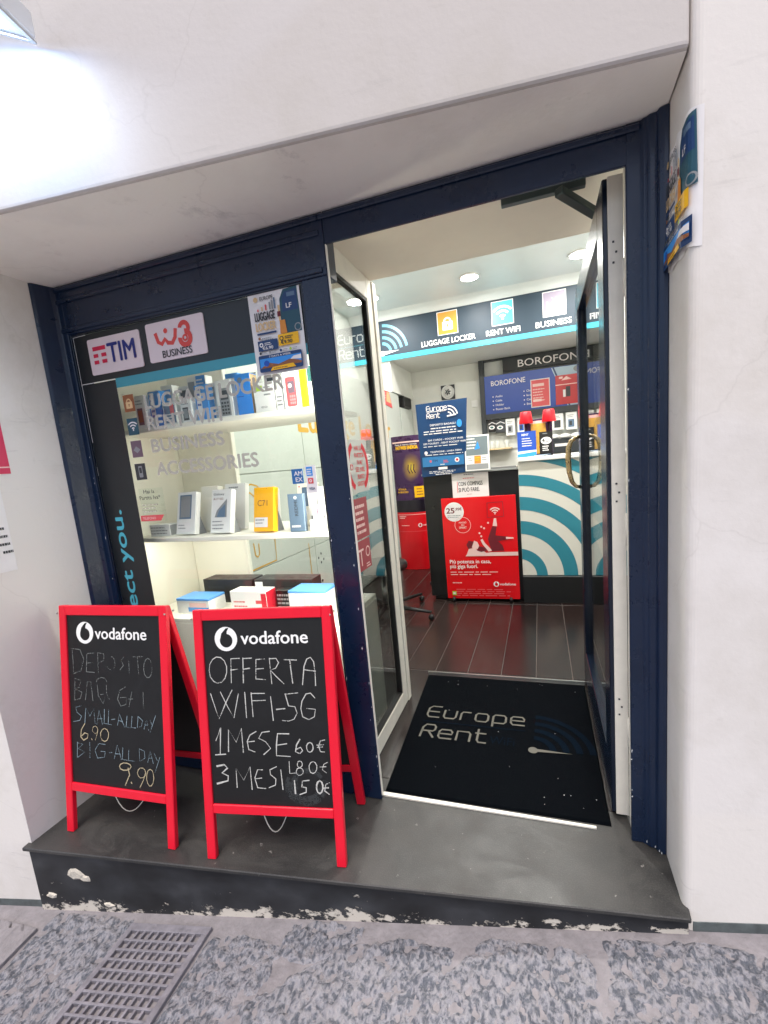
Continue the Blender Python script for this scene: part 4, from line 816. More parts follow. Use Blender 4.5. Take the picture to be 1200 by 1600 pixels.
def f_band(bg, n=5):
    def f(p, w_, h):
        p.rect(w_ * .12, h * .04, w_ * .5, h * .96, PAPER if bg is BLUES else bg); p.lines(w_ * .16, h * .85, w_ * .3, n, h * .14, h * .06, BLUE, 6); p.rect(w_ * .58, h * .1, w_ * .9, h * .88, BLUES)
    return f
def f_keys(p, w_, h):
    p.rect(w_ * .2, h * .06, w_ * .82, h * .78, GREYM); p.rect(w_ * .28, h * .48, w_ * .74, h * .72, GREYD)
    for i in range(3):
        for j in range(4): p.rect(w_ * (.28 + .17 * i), h * (.1 + .09 * j), w_ * (.40 + .17 * i), h * (.155 + .09 * j), GREYD); p.d -= p.step
def f_red(p, w_, h):
    p.rect(w_ * .2, h * .06, w_ * .8, h * .85, REDPALE, r=.008); p.rect(w_ * .32, h * .42, w_ * .72, h * .74, MAUVE); p.disc(w_ * .45, h * .62, .009, PAPER)
    for i in range(3):
        for j in range(3): p.rect(w_ * (.38 + .12 * i), h * (.12 + .09 * j), w_ * (.47 + .12 * i), h * (.18 + .09 * j), GREYM); p.d -= p.step
carton('white box with a small brown phone picture, first on upper window shelf', -1.795, 1.66, zs, .062, .155, .04, PLASW, front=f_phone(MAUVE, BROWN), group=GU)
carton('tall blue and white accessory box beside the brown phone box', -1.715, 1.67, zs, .068, .165, .035, BLUES, front=f_band(BLUES), group=GU)
carton('small white box showing a red figure on a blue picture', -1.625, 1.66, zs, .075, .105, .05, PLASW, front=lambda p, w_, h: (p.rect(w_ * .08, h * .1, w_ * .92, h * .85, STEELP), p.rect(w_ * .55, h * .5, w_ * .85, h * .9, REDPALE), p.lines(w_ * .15, h * .2, w_ * .6, 3, -h * .12, h * .05, PAPER, 2)), group=GU)
carton('white box with a black keypad handset behind the window lettering', -1.535, 1.665, zs, .06, .115, .04, PLASW, front=f_phone(GREYD, GREYM), group=GU)
carton('tall blue topped box standing behind the small white boxes', -1.575, 1.80, zs, .11, .235, .05, PLASW, front=lambda p, w_, h: (p.rect(w_ * .5, h * .7, w_ * .98, h, BLUES), p.rect(w_ * .05, h * .35, w_ * .4, h * .9, GREYM), p.lines(w_ * .52, h * .9, w_ * .4, 3, h * .07, h * .03, PAPER, 4)), group=GU)
carton('bright blue box with white strips in the middle of upper shelf', -1.445, 1.67, zs, .07, .16, .04, BLUES, front=f_band(BLUES, 4), group=GU)
carton('white box with a grey big key phone, left of the vivid blue box', -1.318, 1.665, zs, .085, .165, .045, PLASW, front=f_keys, group=GU)
carton('vivid blue rounded box with tan side on upper window shelf', -1.212, 1.66, zs, .078, .175, .05, mat('vivid blue card', '1684e6', .3), side=TAN, front=lambda p, w_, h: (p.rect(w_ * .1, h * .45, w_ * .5, h * .47, BLUE), p.disc(w_ * .35, h * .85, .012, STEELP)), group=GU)
carton('wide plain white box with a lime green mark', -1.108, 1.655, zs, .10, .125, .06, PLASW, front=lambda p, w_, h: (p.rect(w_ * .1, h * .72, w_ * .45, h * .9, LIME), p.text('eo', w_ * .3, h * .15, .012, GREYM, w=.03), p.lines(w_ * .5, h * .8, w_ * .4, 3, h * .12, h * .05, GREYM, 7)), group=GU)
carton('narrow grey and white box between the wide white box and red phone box', -1.030, 1.655, zs, .048, .135, .05, PLASW, side=GREYM, front=lambda p, w_, h: p.lines(w_ * .15, h * .15, w_ * .6, 3, -h * .12, h * .05, GREYM, 9), group=GU)
carton('white box showing a red keypad phone on upper window shelf', -.972, 1.65, zs, .078, .15, .045, PLASW, front=f_red, group=GU)
carton('thin bright yellow box at the right end of upper shelf', -.914, 1.65, zs, .028, .16, .06, mat('yellow card', 'f6b800', .4), group=GU)
carton('teal and pink box squeezed against the post on upper shelf', -.876, 1.655, zs, .042, .165, .05, PLASW, front=lambda p, w_, h: (p.rect(w_ * .08, h * .6, w_ * .92, h * .97, GREENB), p.rect(w_ * .5, h * .08, w_ * .95, h * .45, REDPALE)), group=GU)
for k, (x, h, w_, m, lab) in enumerate(((-1.84, .20, .06, PLASW, 'plain white box at the far left, behind the brown phone box'), (-1.76, .215, .07, PLASW, 'white box with blue lid band behind the tall blue box'), (-1.66, .20, .07, PLASW, 'white box with dark phone picture behind the red figure box'),
        (-1.49, .19, .06, PLASW, 'white carton with grey strip behind the keypad handset box'), (-1.37, .22, .07, BLUES, 'blue carton behind the bright blue box on upper shelf'), (-1.27, .21, .06, PLASW, 'white carton with tan strip behind the vivid blue box'), (-1.15, .19, .07, PLASW, 'white carton with black loop picture behind the lime marked box'), (-1.04, .20, .07, CREAM, 'cream carton behind the narrow grey box'), (-.95, .205, .06, PLASW, 'white carton behind the red keypad phone box'))):
    fm = (GREYM, BLUES, GREYD, GREYM, PAPER, TAN, GREYD, REDPALE, BLUE)[k]
    carton(lab, x, 1.79 + .008 * (k % 3), zs, w_, h, .05, m, group=GU, front=lambda p, a, b_: (p.rect(a * .15, b_ * (.55 + .02 * k), a * .85, b_ * .9, fm), p.lines(a * .15, b_ * .4, a * .6, 3, b_ * .07, b_ * .03, GREYM, 30 + k)))
zm = 1.1325
carton('low white box with a grey end under the Partita Iva notice', -1.795, 1.655, zm, .125, .058, .05, PLASW, side=GREYM, front=lambda p, w_, h: p.lines(w_ * .05, h * .7, w_ * .85, 3, h * .25, h * .08, GREYM, 3), group=GM)
def f_white_phone(p, w_, h):
    p.rect(w_ * .14, h * .36, w_ * .78, h * .93, STEELP); p.rect(w_ * .2, h * .4, w_ * .72, h * .9, GREYM); p.rect(w_ * .05, h * .06, w_ * .75, h * .28, PAPER); p.lines(w_ * .12, h * .2, w_ * .4, 2, h * .07, h * .025, GREYM, 3)
def f_galaxy(p, w_, h):
    p.text('Galaxy', w_ * .1, h * .87, .010, GREYD, w=w_ * .55); p.text('A17 5G', w_ * .1, h * .76, .010, BROWN, w=w_ * .5)
    p.poly([(w_ * .2, h * .36), (w_ * .3, h * .52), (w_ * .8, h * .78), (w_ * .8, h * .36)], GREYM); p.poly([(w_ * .3, h * .36), (w_ * .42, h * .52), (w_ * .72, h * .66), (w_ * .72, h * .36)], STEELP); p.lines(w_ * .1, h * .25, w_ * .6, 3, h * .08, h * .025, GREYM, 3)
carton('white phone box with a lilac phone picture leaning back on its easel', -1.635, 1.645, zm, .118, .205, .03, PLASW, tilt=14, yaw=-4, front=f_white_phone, stand=True, group=GM)
carton('plain cream phone box standing behind the lilac phone box', -1.565, 1.74, zm, .10, .22, .04, CREAM, tilt=8, group=GM)
carton('white phone box with Galaxy lettering and grey phone, leaning on easel', -1.432, 1.645, zm, .118, .205, .03, PLASW, tilt=14, yaw=-4, front=f_galaxy, stand=True, group=GM)
carton('white phone box half hidden behind the Galaxy lettered box', -1.440, 1.76, zm, .12, .225, .03, PLASW, tilt=12, front=lambda p, w_, h: p.lines(w_ * .2, h * .9, w_ * .5, 2, h * .06, h * .03, GREYM, 5), group=GM)
carton('dark grey stand holding a white box behind the yellow phone box', -1.235, 1.76, zm, .085, .185, .03, PLASW, tilt=6, front=lambda p, w_, h: (p.text('Galaxy', w_ * .1, h * .85, .01, GREYM, w=w_ * .6), p.rect(0, 0, w_ * .3, h * .45, GREYM)), group=GM)
carton('yellow phone box lettered C71 with a white label on middle shelf', -1.195, 1.645, zm, .112, .200, .032, mat('phone box yellow', 'f8b400', .35), tilt=11, yaw=-6,
       front=lambda p, w_, h: (p.text('C71', w_ * .2, h * .58, .026, BROWN, w=w_ * .5), p.rect(w_ * .05, h * .1, w_ * .72, h * .32, PAPER), p.lines(w_ * .1, h * .25, w_ * .45, 2, h * .07, h * .025, GREYM, 2), p.disc(w_ * .66, h * .965, .002, BROWN)), stand=True, group=GM)
carton('cream phone box with blue phone picture right of the yellow box', -1.055, 1.80, zm, .105, .20, .03, CREAM, tilt=8, front=lambda p, w_, h: (p.rect(w_ * .25, h * .45, w_ * .75, h * .9, STEELP), p.rect(w_ * .05, h * .25, w_ * .95, h * .36, PAPER), p.disc(w_ * .12, h * .92, .004, REDPALE), p.disc(w_ * .88, h * .92, .004, REDPALE)), group=GM)
def f_slate(p, w_, h):
    p.disc(w_ * .5, h * .9, .007, PAPER); p.text('REDMI', w_ * .62, h * .42, .016, GREYD, w=h * .4, rot=90); p.lines(w_ * .15, h * .12, w_ * .7, 1, .01, h * .05, PAPER, 3)
carton('slate blue slim box with rounded hanging tab and vertical lettering', -1.012, 1.635, zm, .076, .165, .022, mat('slate blue card', '5f7489', .4), tilt=3, front=f_slate, group=GM)
carton('white box with a thin black outline behind the slate blue box', -.965, 1.74, zm, .085, .185, .03, PLASW, front=lambda p, w_, h: (p.rect(w_ * .55, h * .2, w_ * .58, h * .85, GREYD), p.rect(w_ * .1, 0, w_ * .9, h * .3, GREYM)), group=GM)
ch = thing('cube_charger', 'white cube charger box at the right end of middle shelf', 'box', (-.915, 1.64, zm), GM)
bx('carton', ch, PLASW, -.942, -.888, 1.62, 1.67, zm, zm + .052); bx('upper_carton', ch, PLASW, -.928, -.892, 1.63, 1.66, zm + .0525, zm + .112); p = Print((0, 1.63, 0), (1, 0, 0), (0, 0, 1)); p.rect(-.908, zm + .07, -.900, zm + .10, MAUVE); p.done('printed_front', ch)
zl = .7305
SPK = mat('black speaker card', '2a2828', .45, var=.3, scale=25)
carton('long black soundbar box with pale label, left on lower window shelf', -1.605, 1.84, zl, .31, .128, .10, SPK, front=lambda p, w_, h: p.lines(w_ * .1, h * .6, w_ * .4, 2, h * .3, h * .1, GREYD, 3), group=GL)
carton('long black soundbar box touching the first, right on lower window shelf', -1.265, 1.84, zl, .33, .128, .10, SPK, front=lambda p, w_, h: (p.rect(0, 0, w_ * .14, h * .9, PAPER), p.lines(w_ * .5, h * .3, w_ * .4, 2, h * .2, h * .08, GREYD, 3)), group=GL)
carton('white router box with a red end in front of the soundbar boxes', -1.365, 1.69, zl, .205, .112, .08, PLASW, side=RED, front=lambda p, w_, h: (p.rect(w_ * .7, h * .45, w_ * .9, h * .6, REDPALE), p.lines(w_ * .08, h * .5, w_ * .4, 2, h * .2, h * .06, REDPALE, 4), p.rect(w_ * .86, 0, w_, h * .9, REDT)), group=GL)
carton('black cable pack with rows of small print behind the router box', -1.19, 1.75, zl, .12, .10, .05, BLK, front=lambda p, w_, h: p.lines(w_ * .05, h * .7, w_ * .9, 4, h * .2, h * .1, GREYM, 4), group=GL)
bb_ = mat('baby blue card', '5b9be0', .4)
def blue_box(label, x, y, w_, h):
    t = carton(label, x, y, zl, w_, h, .12, PLASW, group=GL, front=lambda p, a, b_: (p.rect(a * .35, b_ * .15, a * .98, b_ * .5, bb_), p.rect(a * .4, b_ * .5, a * .92, b_ * .85, PINK)))
    link('lid', MB().box(-w_ / 2, w_ / 2, -.001, .121, h + .0005, h + .012), bb_, t, .002, local=True)
blue_box('white and blue carton with blue lid at the left of lower window shelf', -1.685, 1.67, .20, .065); blue_box('white and blue carton with blue lid beside the window post', -1.025, 1.66, .19, .115)

# ------------------------------------------------------------------ glazed side panel of the entrance
sp = thing('glass_side_panel', 'white framed glass side panel between display and entrance mat', 'glass panel', (-.80, 1.9, 0))
X0, X1 = -.832, -.792
bx('frame', sp, ALU, X0, X1, 1.581, 1.635, .001, 2.319); bx('frame', sp, ALU, X0, X1, 2.175, 2.245, .001, 2.319)
bx('frame', sp, ALU, X0, X1, 1.6355, 2.1745, 2.215, 2.319); bx('frame', sp, ALU, X0, X1, 1.6355, 2.1745, .001, .09)
bx('post', sp, ALU, -.85, -.785, 2.2455, 2.295, .001, 2.319)
for (y0, y1, z0, z1) in ((1.6355, 1.645, .09, 2.215), (2.160, 2.1745, .09, 2.215), (1.645, 2.160, 2.200, 2.215), (1.645, 2.160, .09, .10)):
    bx('seal', sp, SEAL, X0 + .008, X1 - .003, y0, y1, z0, z1, 0)
link('pane', MB().box(-.814, -.808, 1.645, 2.160, .10, 2.200), GLASSP, sp)
def side_sticker(label, y0, y1, z0, z1, m):
    t = thing('window_sticker', label, 'sticker', (-.807, y0, z0), 'stickers on the glass side panel')
    return t, Print((-.8078, 0, 0), (0, 1, 0), (0, 0, 1), off=.0004)
TWF = mat('translucent white film', 'd9d6d4', .6); TWF.node_tree.nodes['Principled BSDF'].inputs['Alpha'].default_value = .5
t, p = side_sticker('round white sticker edged in red on the glass side panel', 1.77, 2.01, 1.27, 1.52, PAPER)
p.rect(1.775, 1.27, 2.0, 1.515, TWF); p.arc(1.888, 1.392, .098, .125, 120, 240, REDT); p.arc(1.888, 1.392, .098, .125, -60, 60, REDT)
for i, s in enumerate(('HAI LA', 'PARTITA', 'IVA?', 'SEI NEL', 'PUNTO', 'GIUSTO')): p.text(s, 1.905, 1.465 - i * .033, .021, REDT, w=.016 * len(s), bold=.02, align='l' if False else 'c')
p.quote_logo(1.805, 1.39, .014, REDT, PAPER); p.done('printed_film', t)
t, p = side_sticker('square red sticker with pale lettering below the round one', 1.78, 1.945, 1.05, 1.25, REDT)
FR = mat('faded crimson film', 'a8303f', .5); FR.node_tree.nodes['Principled BSDF'].inputs['Alpha'].default_value = .82; p.rect(1.785, 1.055, 1.945, 1.245, FR); p.lines(1.80, 1.20, .12, 5, .03, .014, PINK, 5); p.done('printed_film', t)
t, p = side_sticker('lowest red sticker with letter T on the glass side panel', 1.77, 1.935, .905, 1.05, REDT)
p.rect(1.775, .905, 1.935, 1.048, FR); p.text('T', 1.79, .93, .08, PINK, w=.06); p.arc(1.90, .985, .02, .026, 0, 360, PINK); p.lines(1.87, .925, .05, 2, .012, .006, PINK, 3); p.done('printed_film', t)

# ------------------------------------------------------------------ shop door, open inwards against the right side
dd = thing('shop_door', 'navy framed glass door standing open on the right of the doorway', 'door', (.25, 1.60, 0))
XL, XR, Y0, Y1, ZB, ZT = .214, .268, 1.602, 2.655, .012, 2.20
bx('hinge_stile', dd, NAVYD, XL, XR, Y0 + .004, Y0 + .13, ZB, ZT, .003); bx('stile', dd, NAVYD, XL, XR, Y1 - .11, Y1, ZB, ZT, .003)
bx('top_rail', dd, NAVYD, XL, XR, Y0 + .1305, Y1 - .1105, ZT - .115, ZT, .003); bx('bottom_rail', dd, NAVYD, XL, XR, Y0 + .1305, Y1 - .1105, ZB, .21, .003)
bx('edge_strip', dd, ALU, .2285, .272, Y0 - .004, Y0 + .0035, ZB, ZT, .001)
link('pane', MB().box(.236, .243, Y0 + .1305, Y1 - .1105, .21, ZT - .115), GLASSD, dd)
for (y0, y1, z0, z1) in ((Y0 + .1305, Y0 + .142, .21, ZT - .115), (Y1 - .122, Y1 - .1105, .21, ZT - .115)): bx('glazing_bead', dd, NAVYD, .218, .2358, y0, y1, z0, z1, .001)
hy = 2.575
pts = [(.214, hy, 1.447), (.19, hy, 1.443), (.168, hy, 1.425), (.155, hy, 1.39), (.151, hy, 1.33), (.155, hy, 1.26), (.168, hy, 1.205), (.188, hy, 1.178), (.214, hy, 1.172)]
link('pull_handle', MB().tube(pts, [.009, .010, .012, .014, .015, .014, .012, .010, .009], 12), BRASS, dd)
for z in (.42, 1.2, 1.95):
    for k in range(3): link('screw', MB().lathe([(.0035, -.0045), (.003, -.006), (0, -.006)], (.243 + .006 * (k % 2), Y0, z + .028 * k), 8, axis='Y').box(0, 0, 0, 0, 0, 0) if False else MB().box(.240 + .008 * (k % 2), .246 + .008 * (k % 2), Y0 - .0055, Y0 - .0042, z + .03 * k, z + .03 * k + .006), GREYD, dd)
for z in (.30, 1.05, 1.85): link('hinge', MB().lathe([(.008, 0), (.008, .11)], (.277, 1.598, z), 10), ALU, dd)
dcl = thing('door_closer', 'dark grey sliding arm of the door closer under the entrance ceiling', 'door closer', (.1, 1.8, 2.3))
DG = mat('dark grey closer metal', '3c4a4c', .4, metal=.3)
bx('guide_rail', dcl, DG, -.10, .19, 1.80, 1.825, 2.294, 2.3195, .002)
link('arm', MB().obox((.085, 1.79, 2.270), V((.138, .15, -.035)).normalized(), (0, 0, 1), V((.15, -.138, 0)).normalized(), .205, .026, .036), DG, dcl, .003)

# ------------------------------------------------------------------ entrance mat
mt = thing('entrance_mat', 'black Europe Rent doormat with navy wifi arcs in the doorway', 'doormat', (-.26, 2.05, 0))
link('pile', MB().add([(-.688, 1.545, 0), (.205, 1.545, 0), (.205, 2.55, 0), (-.745, 2.55, 0), (-.680, 1.553, .011), (.198, 1.553, .011), (.198, 2.542, .011), (-.736, 2.542, .011)], [(3, 2, 1, 0), (4, 5, 6, 7), (0, 1, 5, 4), (1, 2, 6, 5), (2, 3, 7, 6), (3, 0, 4, 7)]), MATF, mt, .002)
p = Print((0, 0, .011), (1, 0, 0), (0, 1, 0), off=.0008)
p.tech('Europe', -.640, 2.092, .100, MATL, .066, .0262, .0105); p.tech('Rent', -.633, 1.922, .100, MATL, .066, .0262, .0105)
p.text('WiFi', -.285, 1.922, .06, MATB, w=.12); p.rect(-.65, 2.045, -.12, 2.053, MATB)
for i in range(4): p.arc(-.079, 1.912, .075 + .058 * i, .105 + .058 * i, 2, 88, MATB); p.d -= p.step
p.disc(-.079, 1.909, .022, MATL); p.poly([(-.075, 1.921), (.096, 1.911), (-.075, 1.899)], MATL); p.done('lettering', mt)
rnd = random.Random(5); mb = MB()
for k in range(20):
    x, y = rnd.uniform(-.65, .17), rnd.choice([rnd.uniform(2.44, 2.52), rnd.uniform(1.58, 2.5), rnd.uniform(1.57, 1.66) if True else 0]); s = rnd.uniform(.0008, .0022)
    if y < 1.67: x = rnd.uniform(-.1, .17)
    mb.box(x, x + s * rnd.uniform(1, 2.5), y, y + s, .0115, .0128)
tag(link('lint', mb, PAPER, mt), kind='stuff')
bx('back_lip', mt, STEEL, -.755, .212, 2.585, 2.592, .0, .010, 0); bx('back_shade_strip', mt, BLK, -.75, .208, 2.5505, 2.5845, .0, .006, .001)  # the black strip stands in for the shade behind the mat
th = tag(link('threshold_strip', MB().add([(-.690, 1.518, 0), (.15, 1.523, 0), (.15, 1.532, 0), (-.690, 1.536, 0), (-.690, 1.518, .007), (.15, 1.523, .006), (.15, 1.532, .006), (-.690, 1.536, .007)], [(3, 2, 1, 0), (4, 5, 6, 7), (0, 1, 5, 4), (1, 2, 6, 5), (2, 3, 7, 6), (3, 0, 4, 7)]), ALU, None, loc=(-.3, 1.525, 0)), 'worn cream threshold strip along the front of the doormat', 'threshold')

# ------------------------------------------------------------------ chalkboard stands on the step
def aboard(q, label, chalk):
    x, y, a, w_, H, d = q
    t = thing('chalkboard_stand', label, 'chalkboard stand', (x, y, 0), 'red framed chalkboard stands on the step', a)
    for front in (1, 0):
        T = V((0, d / 2 - .012, H)) if front else V((0, -(d / 2 - .012), H)); L = T.length; T = T.normalized()
        o = V((0, 0, 0)) if front else V((0, d, 0)); Nn = V((0, T.z, -T.y)) if front else V((0, -T.z, -T.y)); th_ = .021
        if not front: L -= .006
        def piece(nm, u0, u1, t0, t1, dep=th_, off=0, m=RED, bv=.0025):
            mb = MB().obox(o + V((u0, 0, 0)) + T * t0 + Nn * off, (1, 0, 0), T, Nn, u1 - u0, t1 - t0, dep)
            mn = min(v.z for v in mb.v)
            if mn < .0005: mb.v = [v + V((0, 0, max(0, .0008 - v.z))) if v.z < .0008 else v for v in mb.v]
            return link(nm, mb, m, t, bv, local=True)
        piece('leg', 0, .035, 0, L); piece('leg', w_ - .035, w_, 0, L)
        piece('rail', .0355, w_ - .0355, L - .040, L - .0004); piece('rail', .0355, w_ - .0355, .172, .206)
        piece('blackboard', .0358, w_ - .0358, .2065, L - .0405, .008, .007, BOARD, 0)
        if front:
            pr = Print(o + Nn * .007, (1, 0, 0), T, off=.0006)
            lg = Print(o + Nn * .007, (1, 0, 0), T, off=.0006)
            if w_ < .54: lg.quote_logo(.126, .817, .045, WHT, BOARD); lg.text('vodafone', .186, .797, .046, WHT, w=.257, bold=.016)
            else: lg.quote_logo(.129, .826, .045, WHT, BOARD); lg.text('vodafone', .184, .803, .046, WHT, w=.256, bold=.016)
            lg.done('lettering', t, local=True)
            for key, m, wd in chalk:
                for ws, pts in CHALK[key]: pr.stroke(pts, wd * ws, m, jit=.25, single=False)
            pr.done('chalk_writing', t, local=True)
    for u in (-.0004, w_ - .0006):
        for yy in (d / 2 - .022, d / 2 + .022): link('screw', MB().lathe([(.004, u - .0008), (.004, u + .0018)], (0, yy, H - .03), 8, axis='X'), STEEL, t, local=True)
    zc = .19; yf = d * .5 * zc / H + .024; yr = d - d * .5 * zc / H - .024; k = 16
    pts = [(w_ * (.40 + .13 * i / k), yf + (yr - yf) * (i / k) ** 1.6, zc - .15 * math.sin(math.pi * (i / k) ** .8)) for i in range(k + 1)]
    link('chain', MB().tube(pts, .002, 6), ALU, t, local=True)
    return t

aboard((-1.928, 1.075, .047, .542, .926, .322), 'red chalkboard stand offering DEPOSITO BAGAGLI, nearer the left wall', [('A1', CHALKF, .0030), ('A2', CHALKB, .0031), ('A3', CHALKY, .0035)])
aboard((-1.232, 1.097, .151, .536, .917, .300), 'red chalkboard stand offering OFFERTA WIFI-5G, beside the doorway', [('BS', CHALKS, .018), ('B', CHALKW, .0034)])

# ------------------------------------------------------------------ left reveal: red poster and notice
t = thing('poster', 'red poster corner with a white line on the left wall', 'poster', (-2.019, 1.1, 1.48)); link('sheet', MB().box(-2.0195, -2.0180, .995, 1.208, 1.482, 1.80), mat('pink red poster', 'd0345a', .5), t)
p = Print((-2.018, 0, 0), (0, 1, 0), (0, 0, 1)); p.rect(1.0, 1.505, 1.207, 1.510, PINK); p.lines(1.02, 1.6, .15, 4, .03, .012, PINK, 3); p.done('printed_design', t)
t = thing('paper_notice', 'white paper with four short printed lines on the left wall', 'notice', (-2.019, 1.08, 1.1)); link('sheet', MB().box(-2.0195, -2.0188, 1.0, 1.16, 1.10, 1.42), PAPER, t)
p = Print((-2.0188, 0, 0), (0, 1, 0), (0, 0, 1))
for i in range(4): p.lines(1.105 + .006 * i, 1.265 - .031 * i, .045, 1, .02, .010, GREYD, 11 + i)
p.done('lettering', t)

# ------------------------------------------------------------------ floodlight at the upper left of the lintel
P0 = V((-1.3003, 1.0689, 2.645)); e1 = V((.1454, -.2196, -.1202)).normalized(); e2 = V((-.0886, -.0657, .0115)); e2 = (e2 - e1 * e2.dot(e1)).normalized()
fn_ = e1.cross(e2); fn_ = fn_ if fn_.z < 0 else -fn_
fd = thing('floodlight', 'lit rectangular floodlight on the lintel at the upper left', 'floodlight', tuple(P0 + e2 * .12))
link('housing', MB().obox(P0 - fn_ * .062, e1, e2, fn_, .29, .26, .06), PLASW, fd, .006)
for (a, b, c_, d_) in ((0, 0, .29, .012), (0, .248, .29, .012), (0, .012, .012, .236), (.278, .012, .012, .236)):
    link('rim', MB().obox(P0 + e1 * a + e2 * b, e1, e2, fn_, c_, d_, .006), STEEL, fd, .001)
link('lens', MB().obox(P0 + e1 * .055 + e2 * .045 - fn_ * .0015, e1, e2, fn_, .19, .17, .004), FLOODL, fd, .002)
link('bracket', MB().obox(P0 + e2 * .08 - fn_ * .05 - e1 * .06, e1, e2, fn_, .07, .09, .02), STEEL, fd, .002)
lc = P0 + e1 * .085 + e2 * .12 + fn_ * .012
area('flood_lamp', lc, lc + fn_ + V((0, .55, 0)), .12, .10, .8, (.14, .44, 1.0), par=fd)

# ------------------------------------------------------------------ counter
ct = thing('counter', 'shop counter with black end block and white front with teal arcs', 'counter', (-.2, 4.2, 0))
bx('black_block', ct, BLK, -1.075, -.186, 4.05, 4.65, .04, 1.235, .004); bx('plinth', ct, PLASB, -1.05, -.19, 4.09, 4.62, .001, .039)
bx('block_top', ct, mat('counter top grey', '8d9290', .3), -1.085, -.186, 4.03, 4.66, 1.2355, 1.252, .003)
bx('white_front', ct, mat('counter white', 'd9d8cf', .35), -.1855, .815, 4.04, 4.10, .252, 1.30, .003); bx('plinth', ct, PLASB, -.1855, .815, 4.00, 4.60, .001, .2515)
bx('worktop', ct, PLASW, -.185, .815, 4.01, 4.62, 1.3005, 1.335, .004)
p = Print((0, 4.04, 0), (1, 0, 0), (0, 0, 1), off=.001); ACX, ACZ = -.22, .252
TEALC = mat('counter teal', '2f8396', .4)
def clip_arc(r0, r1):
    vs = []; fs = []; n = 40
    for i in range(n + 1):
        a = R(90 * i / n)
        for r in (r0, r1):
            x, z = ACX + 1.0 * r * math.cos(a), ACZ + r * math.sin(a); vs.append((max(-.184, min(.81, x)), min(1.298, z)))
    for i in range(n): fs.append((2 * i, 2 * i + 1, 2 * i + 3, 2 * i + 2))
    p.geo(vs, fs, TEALC)
for r0, r1 in ((.16, .255), (.395, .515), (.615, .735), (.835, .935), (1.06, 1.15)): clip_arc(r0, r1)
p.done('teal_arcs', ct)

# poster standing before the counter
rp = thing('poster_stand', 'large red vodafone offer poster with reclining figure in front of black counter', 'poster', (-.57, 4.0, 0))
bx('board', rp, REDP, -.905, -.218, 4.012, 4.030, .030, 1.012, .002); bx('backing', rp, BLK, -.90, -.22, 4.0305, 4.046, .03, 1.0, .002)
for x in (-.84, -.30): link('castor', MB().lathe([(.0, -.012), (.022, -.012), (.025, 0), (.022, .012), (0, .012)], (x, 4.0, .026), 14, axis='X'), PLASB, rp)
p = Print((-.905, 4.012, .030), (1, 0, 0), (0, 0, 1))   # 0..0.687 x 0..0.982
p.disc(.118, .850, .092, PAPER, n=28); p.text('25', .045, .838, .05, MAROON, w=.075, bold=.03); p.text(',95€', .128, .864, .024, MAROON, w=.062, bold=.02); p.lines(.05, .812, .13, 2, .016, .006, GREYM, 2)
p.arc(.192, .722, .073, .077, 0, 360, PINK, 28); p.text('MAGGIO', .192, .738, .016, PINK, w=.07, bold=.02, align='c'); p.text('PIÙ', .192, .714, .014, PINK, align='c', bold=.02); p.text('SMART', .192, .688, .020, PINK, w=.07, bold=.02, align='c')
for s in ([(.43, .92), (.57, .925), (.575, .79), (.425, .785), (.43, .92)],): p.stroke(s, .005, MAROON)
p.wifi(.497, .815, .062, PINK, 3, 42, 138, .18)
p.poly([(.215, .44), (.235, .49), (.285, .50), (.33, .47), (.36, .475), (.40, .45), (.45, .455), (.687, .455), (.687, .42), (.20, .42)], PINK)
p.poly([(.235, .49), (.215, .53), (.24, .57), (.285, .56), (.30, .52), (.27, .50)], MAROON); p.poly([(.265, .505), (.29, .57), (.32, .555), (.335, .52), (.32, .49), (.285, .49)], PINK)
p.poly([(.31, .475), (.335, .515), (.40, .50), (.40, .47), (.35, .46)], MAROON); p.poly([(.35, .575), (.37, .585), (.39, .545), (.455, .470), (.42, .462), (.37, .53)], PINK)
p.poly([(.42, .585), (.465, .70), (.505, .695), (.49, .615), (.60, .60), (.60, .575), (.51, .560), (.55, .52), (.565, .47), (.45, .465), (.435, .52)], MAROON)
p.poly([(.47, .705), (.485, .775), (.505, .775), (.51, .700)], PINK); p.poly([(.585, .598), (.65, .592), (.655, .58), (.585, .578)], PINK)
for x, y in ((.365, .70), (.39, .685), (.43, .735), (.345, .64), (.36, .61)): p.disc(x, y, .009, PINK); p.d -= p.step
p.d += p.step
p.text('Più potenza in casa,', .045, .352, .035, WHT, w=.39, bold=.016); p.text('più giga fuori.', .045, .306, .035, WHT, w=.265, bold=.016)
p.lines(.045, .262, .52, 2, .024, .007, PINK, 9); p.lines(.06, .155, .11, 1, .02, .009, PINK, 4)
p.quote_logo(.475, .148, .026, WHT, REDP); p.text('vodafone', .508, .136, .024, WHT, w=.145, bold=.016); p.lines(.09, .09, .56, 4, .02, .008, REDPALE, 21); p.rect(.05, .035, .09, .075, LIME); p.rect(.058, .045, .082, .065, PAPER)
p.done('printed_design', rp)
t = thing('notice_sheet', 'white Con Compass notice stuck on the black counter above the red poster', 'notice', (-.62, 4.049, 1.0)); link('sheet', MB().box(-.794, -.455, 4.0455, 4.0492, 1.0, 1.236), PAPER, t)
p = Print((0, 4.0455, 0), (1, 0, 0), (0, 0, 1)); p.text('CON COMPASS', -.735, 1.118, .038, GREYD, w=.225, bold=.012); p.text('SI PUÒ FARE.', -.735, 1.062, .038, GREYD, w=.195, bold=.012); p.rect(-.747, 1.055, -.742, 1.16, REDT)
p.lines(-.69, 1.185, .13, 1, .01, .006, REDPALE, 3); p.lines(-.68, 1.218, .10, 1, .01, .008, GREYM, 5); p.lines(-.66, 1.035, .05, 1, .01, .005, GREYM, 6); p.done('lettering', t)

